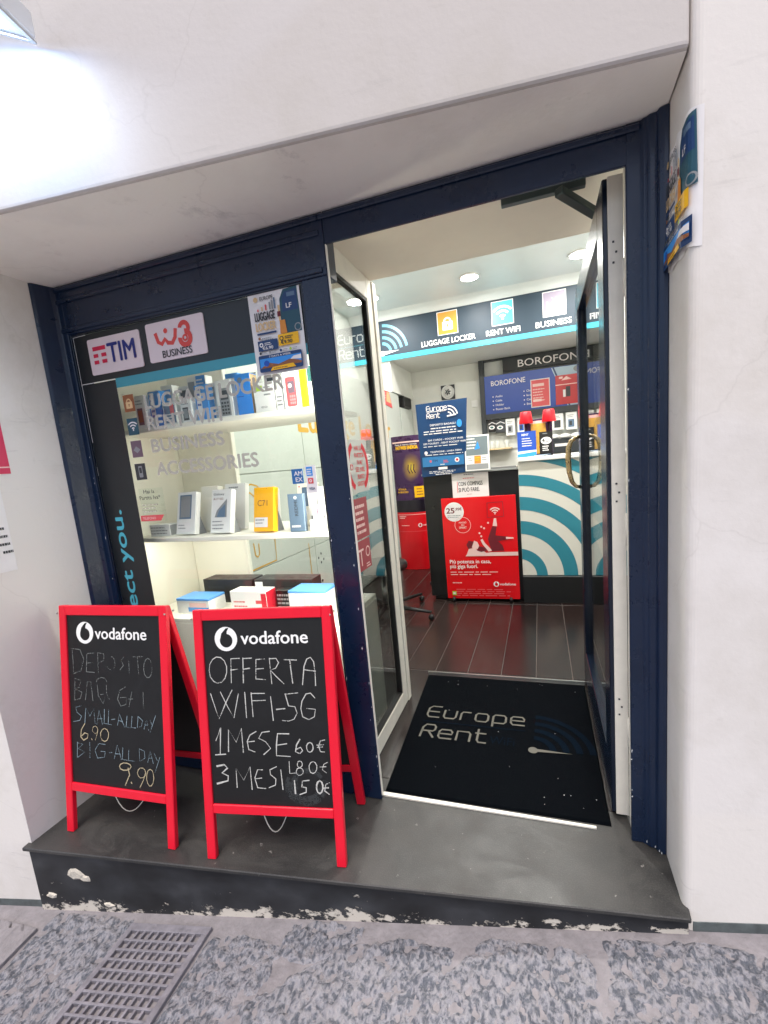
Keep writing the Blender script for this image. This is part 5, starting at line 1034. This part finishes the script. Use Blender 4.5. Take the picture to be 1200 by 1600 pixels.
# blue information poster on the counter
t = thing('information_poster', 'tall blue Europe Rent information poster standing on the black counter', 'poster', (-.85, 4.03, 1.25))
link('board', MB().hexa([(-1.072, 4.020, 1.225), (-.655, 4.020, 1.245), (-.655, 4.029, 1.245), (-1.072, 4.029, 1.225)], [(-1.090, 4.040, 1.905), (-.605, 4.040, 1.912), (-.605, 4.049, 1.912), (-1.090, 4.049, 1.905)]), BLUEP, t, .001)
p = Print((-1.085, 4.0145, 1.225), (1, 0, 0), V((0, .020, .68)).normalized(), off=.004)
p.tech('Europe', .10, .605, .045, PAPER, .026, .008, .006); p.tech('Rent', .10, .540, .045, PAPER, .026, .008, .006); p.rect(.10, .594, .285, .598, PAPER)
for i in range(3): p.arc(.30, .548, .025 + .028 * i, .036 + .028 * i, 5, 88, PAPER); p.d -= p.step
p.stroke([(.295, .545), (.37, .552)], .012, PAPER); p.disc(.40, .47, .024, BLUES, ry=.036)
p.text('DEPOSITO BAGAGLI', .245, .468, .017, PAPER, w=.24, bold=.01, align='c'); p.lines(.13, .440, .24, 1, .02, .009, PAPER, 2); p.lines(.06, .415, .38, 2, .022, .008, PAPER, 3)
p.text('SIM CARDS - POCKET WIFI', .26, .330, .016, PAPER, w=.33, bold=.01, align='c'); p.text('SIM TOURIST - RENT POCKET WIFI', .25, .300, .016, PAPER, w=.40, bold=.01, align='c'); p.lines(.05, .278, .40, 1, .02, .006, PAPER, 4)
p.text('TELEPHONE - LINEA FIBRA', .26, .222, .015, PAPER, w=.30, bold=.01, align='c'); p.lines(.06, .200, .38, 1, .02, .006, PAPER, 6); p.disc(.07, .225, .016, PAPER)
p.rect(.03, .095, .425, .185, BLUEPL); p.text('TIM', .125, .135, .022, BLUEN, w=.05, bold=.02); p.rect(.10, .135, .118, .155, REDPALE); p.lines(.23, .14, .05, 2, .015, .008, REDPALE, 3); p.disc(.36, .142, .022, PAPER); p.disc(.36, .142, .012, REDT); p.lines(.2, .105, .05, 1, .01, .008, PAPER, 4)
p.rect(.18, .062, .265, .085, PAPER); p.lines(.09, .045, .30, 2, .013, .005, PAPER, 7); p.lines(.15, .016, .19, 1, .012, .007, PAPER, 8); p.done('printed_design', t)
t = thing('framed_leaflet', 'small white framed leaflet with orange price square on the black counter', 'leaflet stand', (-.54, 4.02, 1.253))
link('frame', MB().hexa([(-.652, 4.000, 1.253), (-.430, 4.000, 1.253), (-.430, 4.02, 1.253), (-.652, 4.02, 1.253)], [(-.652, 4.045, 1.572), (-.430, 4.045, 1.572), (-.430, 4.06, 1.572), (-.652, 4.06, 1.572)]), PLASW, t, .002)
p = Print((-.652, 4.000, 1.253), (1, 0, 0), V((0, .045, .319)).normalized()); p.rect(.012, .14, .21, .31, mat('slate print', '6d7b80', .4)); p.lines(.02, .285, .09, 4, .028, .012, PAPER, 3); p.poly([(.09, .19), (.12, .265), (.14, .2)], BLUES); p.rect(.012, .012, .21, .06, GREYM)
p.rect(.085, .065, .145, .135, ORAN); p.lines(.092, .11, .045, 2, .02, .01, YEL, 2); p.rect(.02, .07, .075, .13, PAPER); p.lines(.025, .11, .045, 2, .02, .008, GREYM, 3); p.lines(.155, .11, .045, 2, .02, .008, GREYM, 4); p.done('printed_design', t)
t = thing('counter_ledge', 'thin pale glass tray lying on the black counter end', 'tray', (-.3, 4.2, 1.252)); bx('tray', t, ALU, -.425, -.20, 4.04, 4.30, 1.2525, 1.264, .002); bx('lip', t, STEEL, -.425, -.20, 4.035, 4.0395, 1.2525, 1.272, .001)

# things on the white worktop
zt_ = 1.3355
def leaf_stack(label, x, y, w_, h, m, draw, lean=.03, yaw=0):
    t = thing('leaflet_stand', label, 'leaflet stand', (x, y, zt_), None, R(yaw))
    link('holder', MB().hexa([(-w_ / 2, 0, 0), (w_ / 2, 0, 0), (w_ / 2, .05, 0), (-w_ / 2, .05, 0)], [(-w_ / 2, lean, h), (w_ / 2, lean, h), (w_ / 2, lean + .01, h), (-w_ / 2, lean + .01, h)]), m, t, .001, local=True)
    p = Print((-w_ / 2, 0, 0), (1, 0, 0), V((0, lean, h)).normalized()); draw(p); p.done('printed_design', t, local=True); return t
leaf_stack('blue leaflet holder with white print at the corner of white counter', -.105, 4.17, .165, .232, mat('leaflet blue', '1c49a8', .4), lambda p: (p.text('RENT', .04, .195, .018, PAPER, w=.06, bold=.02), p.lines(.04, .165, .09, 4, .022, .007, PAPER, 4), p.rect(.0, .0, .165, .06, BLUES), p.poly([(0, .03), (.165, .045), (.165, .06), (0, .052)], PAPER)))
leaf_stack('black price stand with a white oval marked 4 on white counter', .062, 4.17, .112, .215, BLK, lambda p: (p.disc(.058, .135, .046, PAPER, ry=.032), p.text('4', .022, .12, .034, BLK, w=.024, bold=.03), p.lines(.055, .135, .035, 2, .014, .007, GREYD, 5), p.lines(.03, .195, .05, 1, .01, .008, GREYM, 3), p.lines(.025, .08, .06, 3, .018, .008, PAPER, 9)))
t = thing('leaflet_pile', 'loose pale blue leaflets fanned out on the white counter', 'leaflets', (-.02, 4.06, zt_))
for k in range(4): link('leaflet', MB().obox((-.10 + .03 * k, 4.03 + .008 * k, zt_ + .0005 + .003 * k), V((1, .1 * k - .15, 0)).normalized(), V((0, 0, 1)), V((-.1 * k + .15, 1, 0)).normalized(), .11, .0025, .08), (PLASW, mat('pale blue paper', '9fb9d6', .4))[k % 2], t)
t = thing('display_stand', 'purple and gold display stand topped by two red lampshades on counter', 'display stand', (0, 4.33, zt_))
link('panel', MB().box(-.125, .125, 4.33, 4.345, zt_, zt_ + .34), PURP, t, .002)
p = Print((-.125, 4.33, zt_), (1, 0, 0), (0, 0, 1)); p.poly([(.05, .02), (.06, .30), (.19, .30), (.20, .16), (.15, .02)], mat('gold glow print', 'd9a94a', .4, var=.3, scale=12)); p.rect(.05, .30, .20, .325, PINK); p.disc(.145, .08, .018, REDT); p.done('printed_design', t)
for x in (-.107, .097):
    sh = link('lampshade', MB().lathe([(.062, 0), (.064, .002), (.048, .105), (.046, .107), (.0, .107)], (x, 4.30, 1.642), 22), mat('red shade', 'f01226', .4), t)
    link('lamp_stem', MB().tube([(x, 4.318, zt_ + .002), (x, 4.318, 1.70)], .006, 8), PLASB, sh)

# ------------------------------------------------------------------ totem and stool
tt = thing('advertising_totem', 'curved advertising totem, purple above and red below, left of the counter', 'totem', (-1.575, 5.32, 0))
TR = .215; TD = .115
def tfn(x, y, d): a = x / TR - math.pi / 2; return V((-1.575 + (TR + d) * math.cos(a), 5.32 + (TD + d) * math.sin(a), y))
def shell(z0, z1, m, nm):
    n = 40; ring = [(-1.575 + TR * math.cos(2 * math.pi * i / n), 5.32 + TD * math.sin(2 * math.pi * i / n)) for i in range(n)]
    mb = MB(); vs = [(x, y, z0) for x, y in ring] + [(x, y, z1) for x, y in ring]
    mb.add(vs, [(i, (i + 1) % n, n + (i + 1) % n, n + i) for i in range(n)], 0, True); mb.add(vs, [tuple(range(n)), tuple(range(n, 2 * n))]); return link(nm, mb, m, tt)
TREDM = mat('totem red', 'd6101c', .3)
shell(.002, .745, TREDM, 'lower_wrap'); shell(.7455, .90, mat('totem dark', '15101c', .3), 'middle_wrap'); shell(.9005, 1.70, PURP, 'upper_wrap')
p = Print(fn=tfn, off=.002, step=.0008)
p.rect(-.21, 1.615, .21, 1.632, PINK, 12); p.text('Passa al nuovo mondo', 0, 1.585, .022, PAPER, w=.30, align='c'); p.text('FASTWEB ENERGIA', .01, 1.535, .042, YEL, w=.30, bold=.03, align='c')
GLW = mat('amber picture print', '8a6a2a', .4); _l = GLW.node_tree.links; tc = N(GLW, 'ShaderNodeTexCoord'); mp = N(GLW, 'ShaderNodeMapping', vector_type='TEXTURE'); mp.inputs['Location'].default_value = (.05, -.115, 1.30); mp.inputs['Scale'].default_value = (.16, .5, .24)
nz = N(GLW, 'ShaderNodeTexNoise', i_Scale=5.0, i_Detail=4.0); _l.new(tc.outputs['Object'], nz.inputs['Vector'])
_l.new(tc.outputs['Object'], mp.inputs[0]); gr = N(GLW, 'ShaderNodeVectorMath', operation='LENGTH'); _l.new(mp.outputs[0], gr.inputs[0]); ga = N(GLW, 'ShaderNodeMath', operation='MULTIPLY_ADD'); ga.inputs[1].default_value = .5; _l.new(nz.outputs[0], ga.inputs[0]); _l.new(gr.outputs[1], ga.inputs[2])
_l.new(ramp(GLW, ga.outputs[0], [(.3, 'd8c02c'), (.55, '9a7a34'), (.85, '5f4446'), (1.0, '3a1a48')]), GLW.node_tree.nodes['Principled BSDF'].inputs['Base Color'])
p.rect(-.20, 1.10, .24, 1.50, GLW, 16)
for k in range(3): p.stroke([(.02 + .035 * k, 1.34), (.012 + .035 * k, 1.28), (.03 + .035 * k, 1.24)], .012, PURP)
p.text('ATTIVALA', -.09, 1.03, .022, YEL, w=.12, bold=.02, align='c'); p.text('IN NEGOZIO', -.08, .995, .022, YEL, w=.15, bold=.02, align='c'); p.rect(.07, .93, .21, 1.07, YEL, 8); p.lines(.10, 1.03, .09, 3, .035, .014, BROWN, 4)
p.rect(-.22, .715, .22, .721, PINK, 14); p.lines(-.17, .69, .12, 2, .02, .010, PINK, 5); p.lines(-.14, .575, .14, 1, .02, .008, PINK, 3); p.quote_logo(.11, .58, .026, WHT, TREDM); p.text('vodafone', .145, .57, .018, WHT, w=.08, bold=.01); p.rect(-.2, .50, .22, .506, REDPALE, 14)
p.done('printed_design', tt)
t = thing('white_box_file', 'thin white panel edge between totem and black counter', 'panel', (-1.16, 4.6, 0)); bx('panel', t, PLASW, -1.20, -1.165, 4.60, 4.66, .55, 1.13, .002); bx('foot', t, PLASB, -1.23, -1.14, 4.58, 4.68, .001, .02, .002); bx('upright', t, PLASB, -1.195, -1.17, 4.62, 4.65, .0205, .5495, .002)
st = thing('stool', 'black swivel stool with five castors behind the glass panel', 'stool', (-1.40, 3.60, 0))
link('seat', MB().lathe([(0, .43), (.20, .43), (.225, .445), (.23, .47), (.222, .495), (.19, .51), (0, .512)], (-1.40, 3.60, 0), 32), PLASB, st)
link('column', MB().lathe([(.025, .08), (.025, .30), (.017, .301), (.017, .43)], (-1.40, 3.60, 0), 14), STEEL, st)
link('hub', MB().lathe([(.05, .06), (.05, .10), (.03, .115), (0, .115)], (-1.40, 3.60, 0), 18), PLASB, st)
for k in range(5):
    a = R(-12 + 72 * k); e = V((-1.40 + .46 * math.cos(a), 3.60 + .46 * math.sin(a), .075))
    lg = link('leg', MB().tube([(-1.40 + .04 * math.cos(a), 3.60 + .04 * math.sin(a), .092), e], [.024, .014], 8), PLASB, st)
    link('castor', MB().lathe([(0, -.018), (.024, -.018), (.028, 0), (.024, .018), (0, .018)], (e.x, e.y, .0285), 14, axis='Y'), PLASB, lg)

# ------------------------------------------------------------------ sign band and downlights
sb = thing('sign_band', 'dark shop sign band with service icons over the counter', 'sign', (-.7, 5.94, 2.78))
FA = mat('charcoal blue sign', '1d3140', .55, var=.1, scale=2)
bx('panel', sb, FA, -2.948, .818, 5.94, 5.96, 2.84, 3.298, .001); bx('teal_strip', sb, mat('cyan edge strip', '43b4cc', .35), -2.948, .818, 5.935, 5.96, 2.775, 2.8395, .001)
bx('bulkhead', sb, ROOMW, -2.948, .818, 5.9605, 7.018, 2.785, 3.298, 0)
p = Print((0, 5.94, 0), (1, 0, 0), (0, 0, 1), off=.001)
def at(px, z): return px
for x, m, s, tx, tw in ((-1.082, ORAN, 'LUGGAGE LOCKER', -1.09, .72), (-.376, TEALB, 'RENT WIFI', -.379, .42), (.243, mat('lilac icon', '8d8496', .5), 'BUSINESS', .228, .416)):
    p = Print((0, 5.94, 0), (1, 0, 0), (0, 0, 1), off=.001)
    p.rect(x - .136, 2.985, x + .136, 3.275, PAPER); p.rect(x - .128, 2.993, x + .128, 3.267, m)
    if s[0] == 'L': p.lock(x, 3.125, .19, PAPER, m)
    elif s[0] == 'R': p.wifi(x, 3.06, .16, PAPER, 3, 42, 138, .17)
    else:
        p.poly([(x - .06, 3.12), (x - .01, 3.17), (x + .06, 3.12), (x, 3.065)], PAPER); p.poly([(x - .03, 3.12), (x, 3.145), (x + .035, 3.118), (x, 3.09)], m)
        p.rect(x - .09, 3.08, x - .072, 3.16, PAPER); p.rect(x + .072, 3.08, x + .09, 3.16, PAPER); p.stroke([(x - .03, 3.20), (x - .015, 3.185)], .008, PAPER); p.stroke([(x + .03, 3.20), (x + .015, 3.185)], .008, PAPER)
    p.done('icon', sb)
    p = Print((0, 5.94, 0), (1, 0, 0), (0, 0, 1), off=.001); p.text(s, tx, 2.878, .066, WHT, w=tw, bold=.018, align='c'); p.done('lettering', sb)
p = Print((0, 5.94, 0), (1, 0, 0), (0, 0, 1), off=.001)
p.tech('Europe', -2.66, 3.09, .125, WHT, .08, .024, .016); p.tech('Rent', -2.66, 2.89, .125, WHT, .08, .024, .016); p.rect(-2.66, 3.035, -2.06, 3.046, TEAL); p.text('WiFi', -2.21, 2.885, .07, TEAL, w=.15); p.done('lettering', sb)
p = Print((0, 5.94, 0), (1, 0, 0), (0, 0, 1), off=.001)
for i in range(4): p.arc(-2.01, 2.885, .105 + .078 * i, .142 + .078 * i, 8, 86, mat('arc blue', '5f9fb4', .4)); p.d -= p.step
p.disc(-2.01, 2.878, .034, WHT); p.poly([(-2.01, 2.905), (-1.766, 2.895), (-2.01, 2.852)], WHT); p.done('logo', sb)
for i, (x, dy, en, lab) in enumerate(((-1.897, 5.32, 20, 'lit round ceiling downlight beside the glass panel post'), (-.684, 5.32, 20, 'lit round ceiling downlight above the luggage locker sign'), (.48, 5.32, 20, 'lit round ceiling downlight next to the open door edge'),
        (-.85, 3.3, 38, 'unseen downlight added to light the counter front, left of the doorway'), (.25, 3.3, 38, 'unseen downlight added to light the counter front, by the open door'))):  # the nearer row is out of view, added to light the counter front
    t = thing('downlight', lab, 'downlight', (x, dy, 3.4), 'recessed downlights over the shop floor')
    link('ring', MB().lathe([(.095, 3.3995), (.115, 3.3995), (.118, 3.392), (.11, 3.384), (.095, 3.382), (.095, 3.3995)], (x, dy, 0), 28), PLASW, t)
    link('diffuser', MB().lathe([(0, 3.381), (.07, 3.380), (.0945, 3.386), (.0945, 3.398), (0, 3.398)], (x, dy, 0), 28), LAMP, t)
    d = bpy.data.lights.new('downlight_lamp', 'AREA'); d.shape = 'DISK'; d.size = .17; d.energy = en * .80; d.color = (1, .97, .92)
    o = bpy.data.objects.new('downlight_lamp', d); COL.objects.link(o); o.parent = t; o.location = (0, 0, -.03)

# ------------------------------------------------------------------ lockers along the left wall
lk = thing('locker_bank', 'white lockers with gold lettering and keyhole marks along the left wall', 'lockers', (-2.05, 4.2, 0))
LW = mat('locker white', 'bfc4be', .4, var=.05, scale=2)
bx('body', lk, LW, -2.45, -1.945, 2.40, 6.25, .02, 2.36, .002)
ys = [2.40 + .9625 * k for k in range(5)]; zsx = [.05, .72, 1.40, 2.34]
for i in range(4):
    for j in range(3):
        dr_ = bx('door', lk, LW, -1.9445, -1.930, ys[i] + .003, ys[i + 1] - .003, zsx[j] + .003, zsx[j + 1] - .003, .002)
        link('lock', MB().lathe([(.012, -1.9295), (.012, -1.922), (0, -1.921)], (0, ys[i] + .06, (zsx[j] + zsx[j + 1]) / 2), 10, axis='X'), GREYD, dr_)
p = Print((-1.930, 0, 0), (0, 1, 0), (0, 0, 1), off=.001)
p.text('Luggage Locker', 3.32, 1.72, .215, GOLD, w=2.41, bold=.03)
for s in ([(2.41, .74), (2.41, 1.20), (2.43, 1.29), (2.50, 1.32), (2.587, 1.326), (2.65, 1.31), (2.69, 1.266), (2.70, 1.1)], [(2.44, 1.0), (2.45, 1.22), (2.50, 1.265), (2.56, 1.27), (2.60, 1.24)], [(2.525, .913), (2.53, .83), (2.555, .812), (2.575, .83), (2.581, .90)], [(2.78, .90), (2.77, .738), (2.43, .733)], [(3.257, .76), (3.25, .30)]): p.stroke(s, .011, GOLD)
for y in (3.40, 4.3, 5.2):
    for (a, z) in ((0, .60), (.05, .63), (.04, .55), (.09, .57)): p.disc(y + a, z, .012, GREYD, n=8); p.d -= p.step
p.done('lettering', lk)
t = thing('wall_duct_box', 'white boxed in duct under the sign band in the far left corner', 'duct box', (-2.05, 6.4, 2.36)); bx('casing', t, ROOMW, -2.948, -1.925, 5.965, 7.018, 2.365, 2.784, .002)
t = thing('wall_speaker', 'small black loudspeaker box under the white duct in the far corner', 'speaker', (-2.0, 6.6, 2.18)); bx('cabinet', t, PLASB, -2.06, -1.90, 6.42, 6.80, 2.19, 2.355, .006); bx('grille', t, SEAL, -1.8995, -1.894, 6.44, 6.78, 2.21, 2.335, .002); bx('wall_bracket', t, STEEL, -2.05, -2.01, 6.55, 6.65, 2.1855, 2.1898, .002)
t = thing('cupboard', 'narrow white wall cupboard below the black speaker box', 'cupboard', (-2.05, 6.6, .001)); bx('body', t, LW, -2.45, -1.945, 6.30, 6.95, .001, 2.185, .003); bx('door', t, LW, -1.9445, -1.930, 6.305, 6.945, .05, 2.18, .002)
t = thing('magazine_cover', 'red and cream cover leaning on top of the white lockers', 'magazine', (-1.95, 5.75, 2.2)); link('cover', MB().hexa([(-1.926, 5.58, 2.16), (-1.926, 5.90, 2.13), (-1.922, 5.90, 2.13), (-1.922, 5.58, 2.16)], [(-1.926, 5.56, 2.34), (-1.926, 5.80, 2.34), (-1.922, 5.80, 2.34), (-1.922, 5.56, 2.34)]), REDPALE, t)
p = Print((-1.922, 0, 0), (0, 1, 0), (0, 0, 1)); p.poly([(5.66, 2.20), (5.70, 2.33), (5.79, 2.33), (5.85, 2.19)], TAN); p.lines(5.6, 2.3, .06, 3, .03, .012, PINK, 3); p.done('printed_design', t)

# ------------------------------------------------------------------ back wall rack
rk = thing('product_rack', 'dark grey BOROFONE accessory rack with blue header on the back wall', 'display rack', (-.1, 6.95, 1.4))
DKG = mat('rack dark grey', '2b3136', .4); PANW = mat('rack pale panel', 'c9ccc8', .5)
bx('upright', rk, DKG, -.83, -.755, 6.90, 7.015, 1.38, 2.845, .003); bx('upright', rk, DKG, .70, .775, 6.90, 7.015, 1.38, 2.845, .003)
bx('top_rail', rk, DKG, -.7545, .6995, 6.90, 7.015, 2.765, 2.78, .002); bx('back_panel', rk, PANW, -.7545, .6995, 6.995, 7.015, 1.44, 2.7645, 0)
bx('header_sign', rk, mat('rack header charcoal', '23292e', .4), -.47, .6995, 6.88, 6.90, 2.575, 2.762, .002)
bx('graphic_panel', rk, mat('rack graphic blue', '0a3f9c', .35), -.7545, .6995, 6.905, 6.925, 1.985, 2.545, .001); bx('rail', rk, DKG, -.7545, .6995, 6.88, 6.93, 1.90, 1.9845, .002); bx('rail', rk, DKG, -.4695, .6995, 6.905, 6.93, 2.546, 2.5745, .001)
p = Print((0, 6.88, 0), (1, 0, 0), (0, 0, 1), off=.0015); p.text('BOROFONE', -.25, 2.615, .10, PAPER, w=.93, bold=.004); p.done('lettering', rk)
p = Print((0, 6.905, 0), (1, 0, 0), (0, 0, 1), off=.0015)
p.poly([(.21, 2.54), (.42, 1.99), (.699, 1.99), (.699, 2.54)], mat('pale sky print', 'a9bfd0', .4)); p.poly([(.225, 2.54), (.25, 2.54), (.46, 1.99), (.435, 1.99)], BLUEN); p.disc(.60, 2.49, .09, GREYM, ry=.05); p.disc(.66, 2.42, .07, mat('brown hair print', '54443c', .5), ry=.1)
p.text('BOROFONE', -.655, 2.395, .072, PAPER, w=.50, bold=.006)
for i, s in enumerate(('Audio', 'Cable', 'Holder', 'Power Bank')): p.disc(-.635, 2.235 - .063 * i, .009, PAPER, n=10); p.text(s, -.60, 2.222 - .063 * i, .030, PAPER, bold=.01)
for i, s in enumerate(('Charger', 'In-car', 'Case & Film', 'Entertainment')): p.disc(-.18, 2.262 - .063 * i, .009, PAPER, n=10); p.text(s, -.145, 2.25 - .063 * i, .030, PAPER, bold=.01)
p.done('printed_design', rk)
bx('shelf', rk, mat('pale wood shelf', 'd6bf95', .5), -.75, -.39, 6.70, 6.994, 1.44, 1.462, .002); bx('shelf', rk, DKG, .16, .69, 6.66, 6.994, 1.50, 1.52, .002)
bx('drawer_unit', rk, DKG, .16, .69, 6.66, 6.994, 1.32, 1.499, .003)
p = Print((0, 6.66, 0), (1, 0, 0), (0, 0, 1)); p.rect(.22, 1.41, .42, 1.45, PAPER); p.done('drawer_label', rk)
def flyer(label, x0, x1, z0, z1, m, draw):
    t = thing('flyer', label, 'flyer', ((x0 + x1) / 2, 6.90, z0)); bx('sheet', t, m, x0, x1, 6.897, 6.9015, z0, z1, 0); p = Print((x0, 6.897, z0), (1, 0, 0), (0, 0, 1), off=.0012); draw(p, x1 - x0, z1 - z0); p.done('printed_design', t)
flyer('pale red flyer with white border on the blue rack panel', -.085, .185, 2.01, 2.41, PAPER, lambda p, w_, h: (p.rect(.012, .012, w_ - .012, h - .012, REDPALE), p.rect(.03, h * .74, .19, h * .84, PINK), p.lines(.03, h * .62, .18, 5, .04, .014, PINK, 5), p.rect(.03, h * .2, .15, h * .29, PINK)))
flyer('glossy red flyer with a dark phone on the right of the rack panel', .262, .572, 2.01, 2.42, mat('flyer red', 'b9141f', .35), lambda p, w_, h: (p.poly([(.08, h * .82), (.15, h * .95), (.22, h * .84)], PINK), p.rect(.05, h * .88, .1, h * .95, PINK), p.rect(.14, h * .25, .2, h * .6, GREYD), p.rect(.10, h * .25, .135, h * .5, PAPER), p.rect(.0, h * .66, w_, h * .69, PINK)))
PB = [('small black and white earphone pack hanging first on the rack', -.67, .12, .17, BLK), ('black cable pack with pale blister second on the rack', -.545, .15, .19, GREYD), ('white charger pack with grey cable hanging third on the rack', -.40, .135, .245, PLASW), ('white and dark teal pack behind the blue leaflets', -.235, .12, .225, PLASW),
      ('white pack hanging right of the red lampshades', .275, .16, .235, PLASW), ('white pack with a blue picture near the door edge', .465, .15, .245, PLASW), ('white slim pack with a black device beside the door', .62, .11, .235, PLASW)]
for i, (lab, x, w_, h, m) in enumerate(PB):
    t = thing('hanging_pack', lab, 'accessory pack', (x, 6.90, 1.88), 'accessory packs hanging on the rack')
    bx('card', t, m, x - w_ / 2, x + w_ / 2, 6.885, 6.905, 1.885 - h, 1.885, .002)
    p = Print((x - w_ / 2, 6.885, 1.885 - h), (1, 0, 0), (0, 0, 1), off=.001)
    if m is BLK or m is GREYD: p.disc(w_ * .45, h * .4, .045, PAPER, ry=.03); p.disc(w_ * .45, h * .4, .025, GREENB, ry=.015); p.stroke([(w_ * .1, h * .7), (w_ * .5, h * .85), (w_ * .9, h * .7)], .012, PAPER)
    else: p.rect(w_ * .2, h * .15, w_ * .75, h * .6, (STEELP, TEALD, GREYM, BLUE, GREYD)[i % 5]); p.lines(w_ * .15, h * .82, w_ * .6, 2, h * .1, h * .04, GREYM, i); p.rect(w_ * .3, h * .25, w_ * .55, h * .5, GREYD)
    p.done('printed_card', t)
    link('hook', MB().tube([(x, 6.994, 1.895), (x, 6.86, 1.895), (x, 6.855, 1.905)], .003, 6), STEEL, t)
G2 = 'small glasses on the pale wood shelf'
for i in range(3):
    t = tag(link('white_cup', MB().lathe([(.05, 1.5215), (.085, 1.535), (.075, 1.57), (.03, 1.59), (0, 1.592)], (.22 + .15 * i, 6.80, 0), 18), PLASW, None, loc=(.22 + .15 * i, 6.80, 1.52)), ('white domed device nearest the price stand on dark rack shelf', 'white domed device in the middle of dark rack shelf', 'white domed device closest to the door on dark rack shelf')[i], 'device', 'domed devices on the dark rack shelf')
for i, (x, lab) in enumerate(((-.68, 'small clear jar at the left of wooden rack shelf'), (-.60, 'small clear jar second on wooden rack shelf'), (-.46, 'small clear jar at the right of wooden rack shelf'))):
    tag(link('clear_jar', MB().lathe([(.03, 1.4625), (.032, 1.47), (.032, 1.56), (.024, 1.575)], (x, 6.82, 0), 14), PANW, None, loc=(x, 6.82, 1.4625)), lab, 'jar', 'clear jars on the wooden rack shelf')
t = thing('wall_vent', 'round white ventilation fan grille on the back wall above the blue poster', 'vent', (-1.34, 7.0, 2.30))
bx('plate', t, GREYD, -1.45, -1.23, 7.0, 7.018, 2.295, 2.515, .002)
link('ring', MB().lathe([(.105, .0), (.105, .012), (.09, .014), (.085, .0)], (-1.34, 6.998, 2.405), 28, axis='Y'), PLASW, t)
link('inner_disc', MB().lathe([(.082, .0), (.082, .008), (0, .009)], (-1.34, 6.998, 2.405), 26, axis='Y'), PLASW, t)
for k in range(6):
    a = R(60 * k); link('blade', MB().obox((-1.34 + .008 * math.cos(a) , 6.986, 2.405 + .008 * math.sin(a)), (math.cos(a), 0, math.sin(a)), (-math.sin(a), 0, math.cos(a)), (0, -1, 0), .038, .018, .004), GREYD, t)
t = thing('wall_switch', 'small white socket box on the back wall left of the rack', 'socket', (-.93, 7.0, 2.1)); bx('plate', t, PLASW, -.98, -.885, 7.0, 7.018, 2.13, 2.23, .003); bx('rocker', t, PLASW, -.955, -.91, 6.993, 6.9995, 2.155, 2.205, .002)
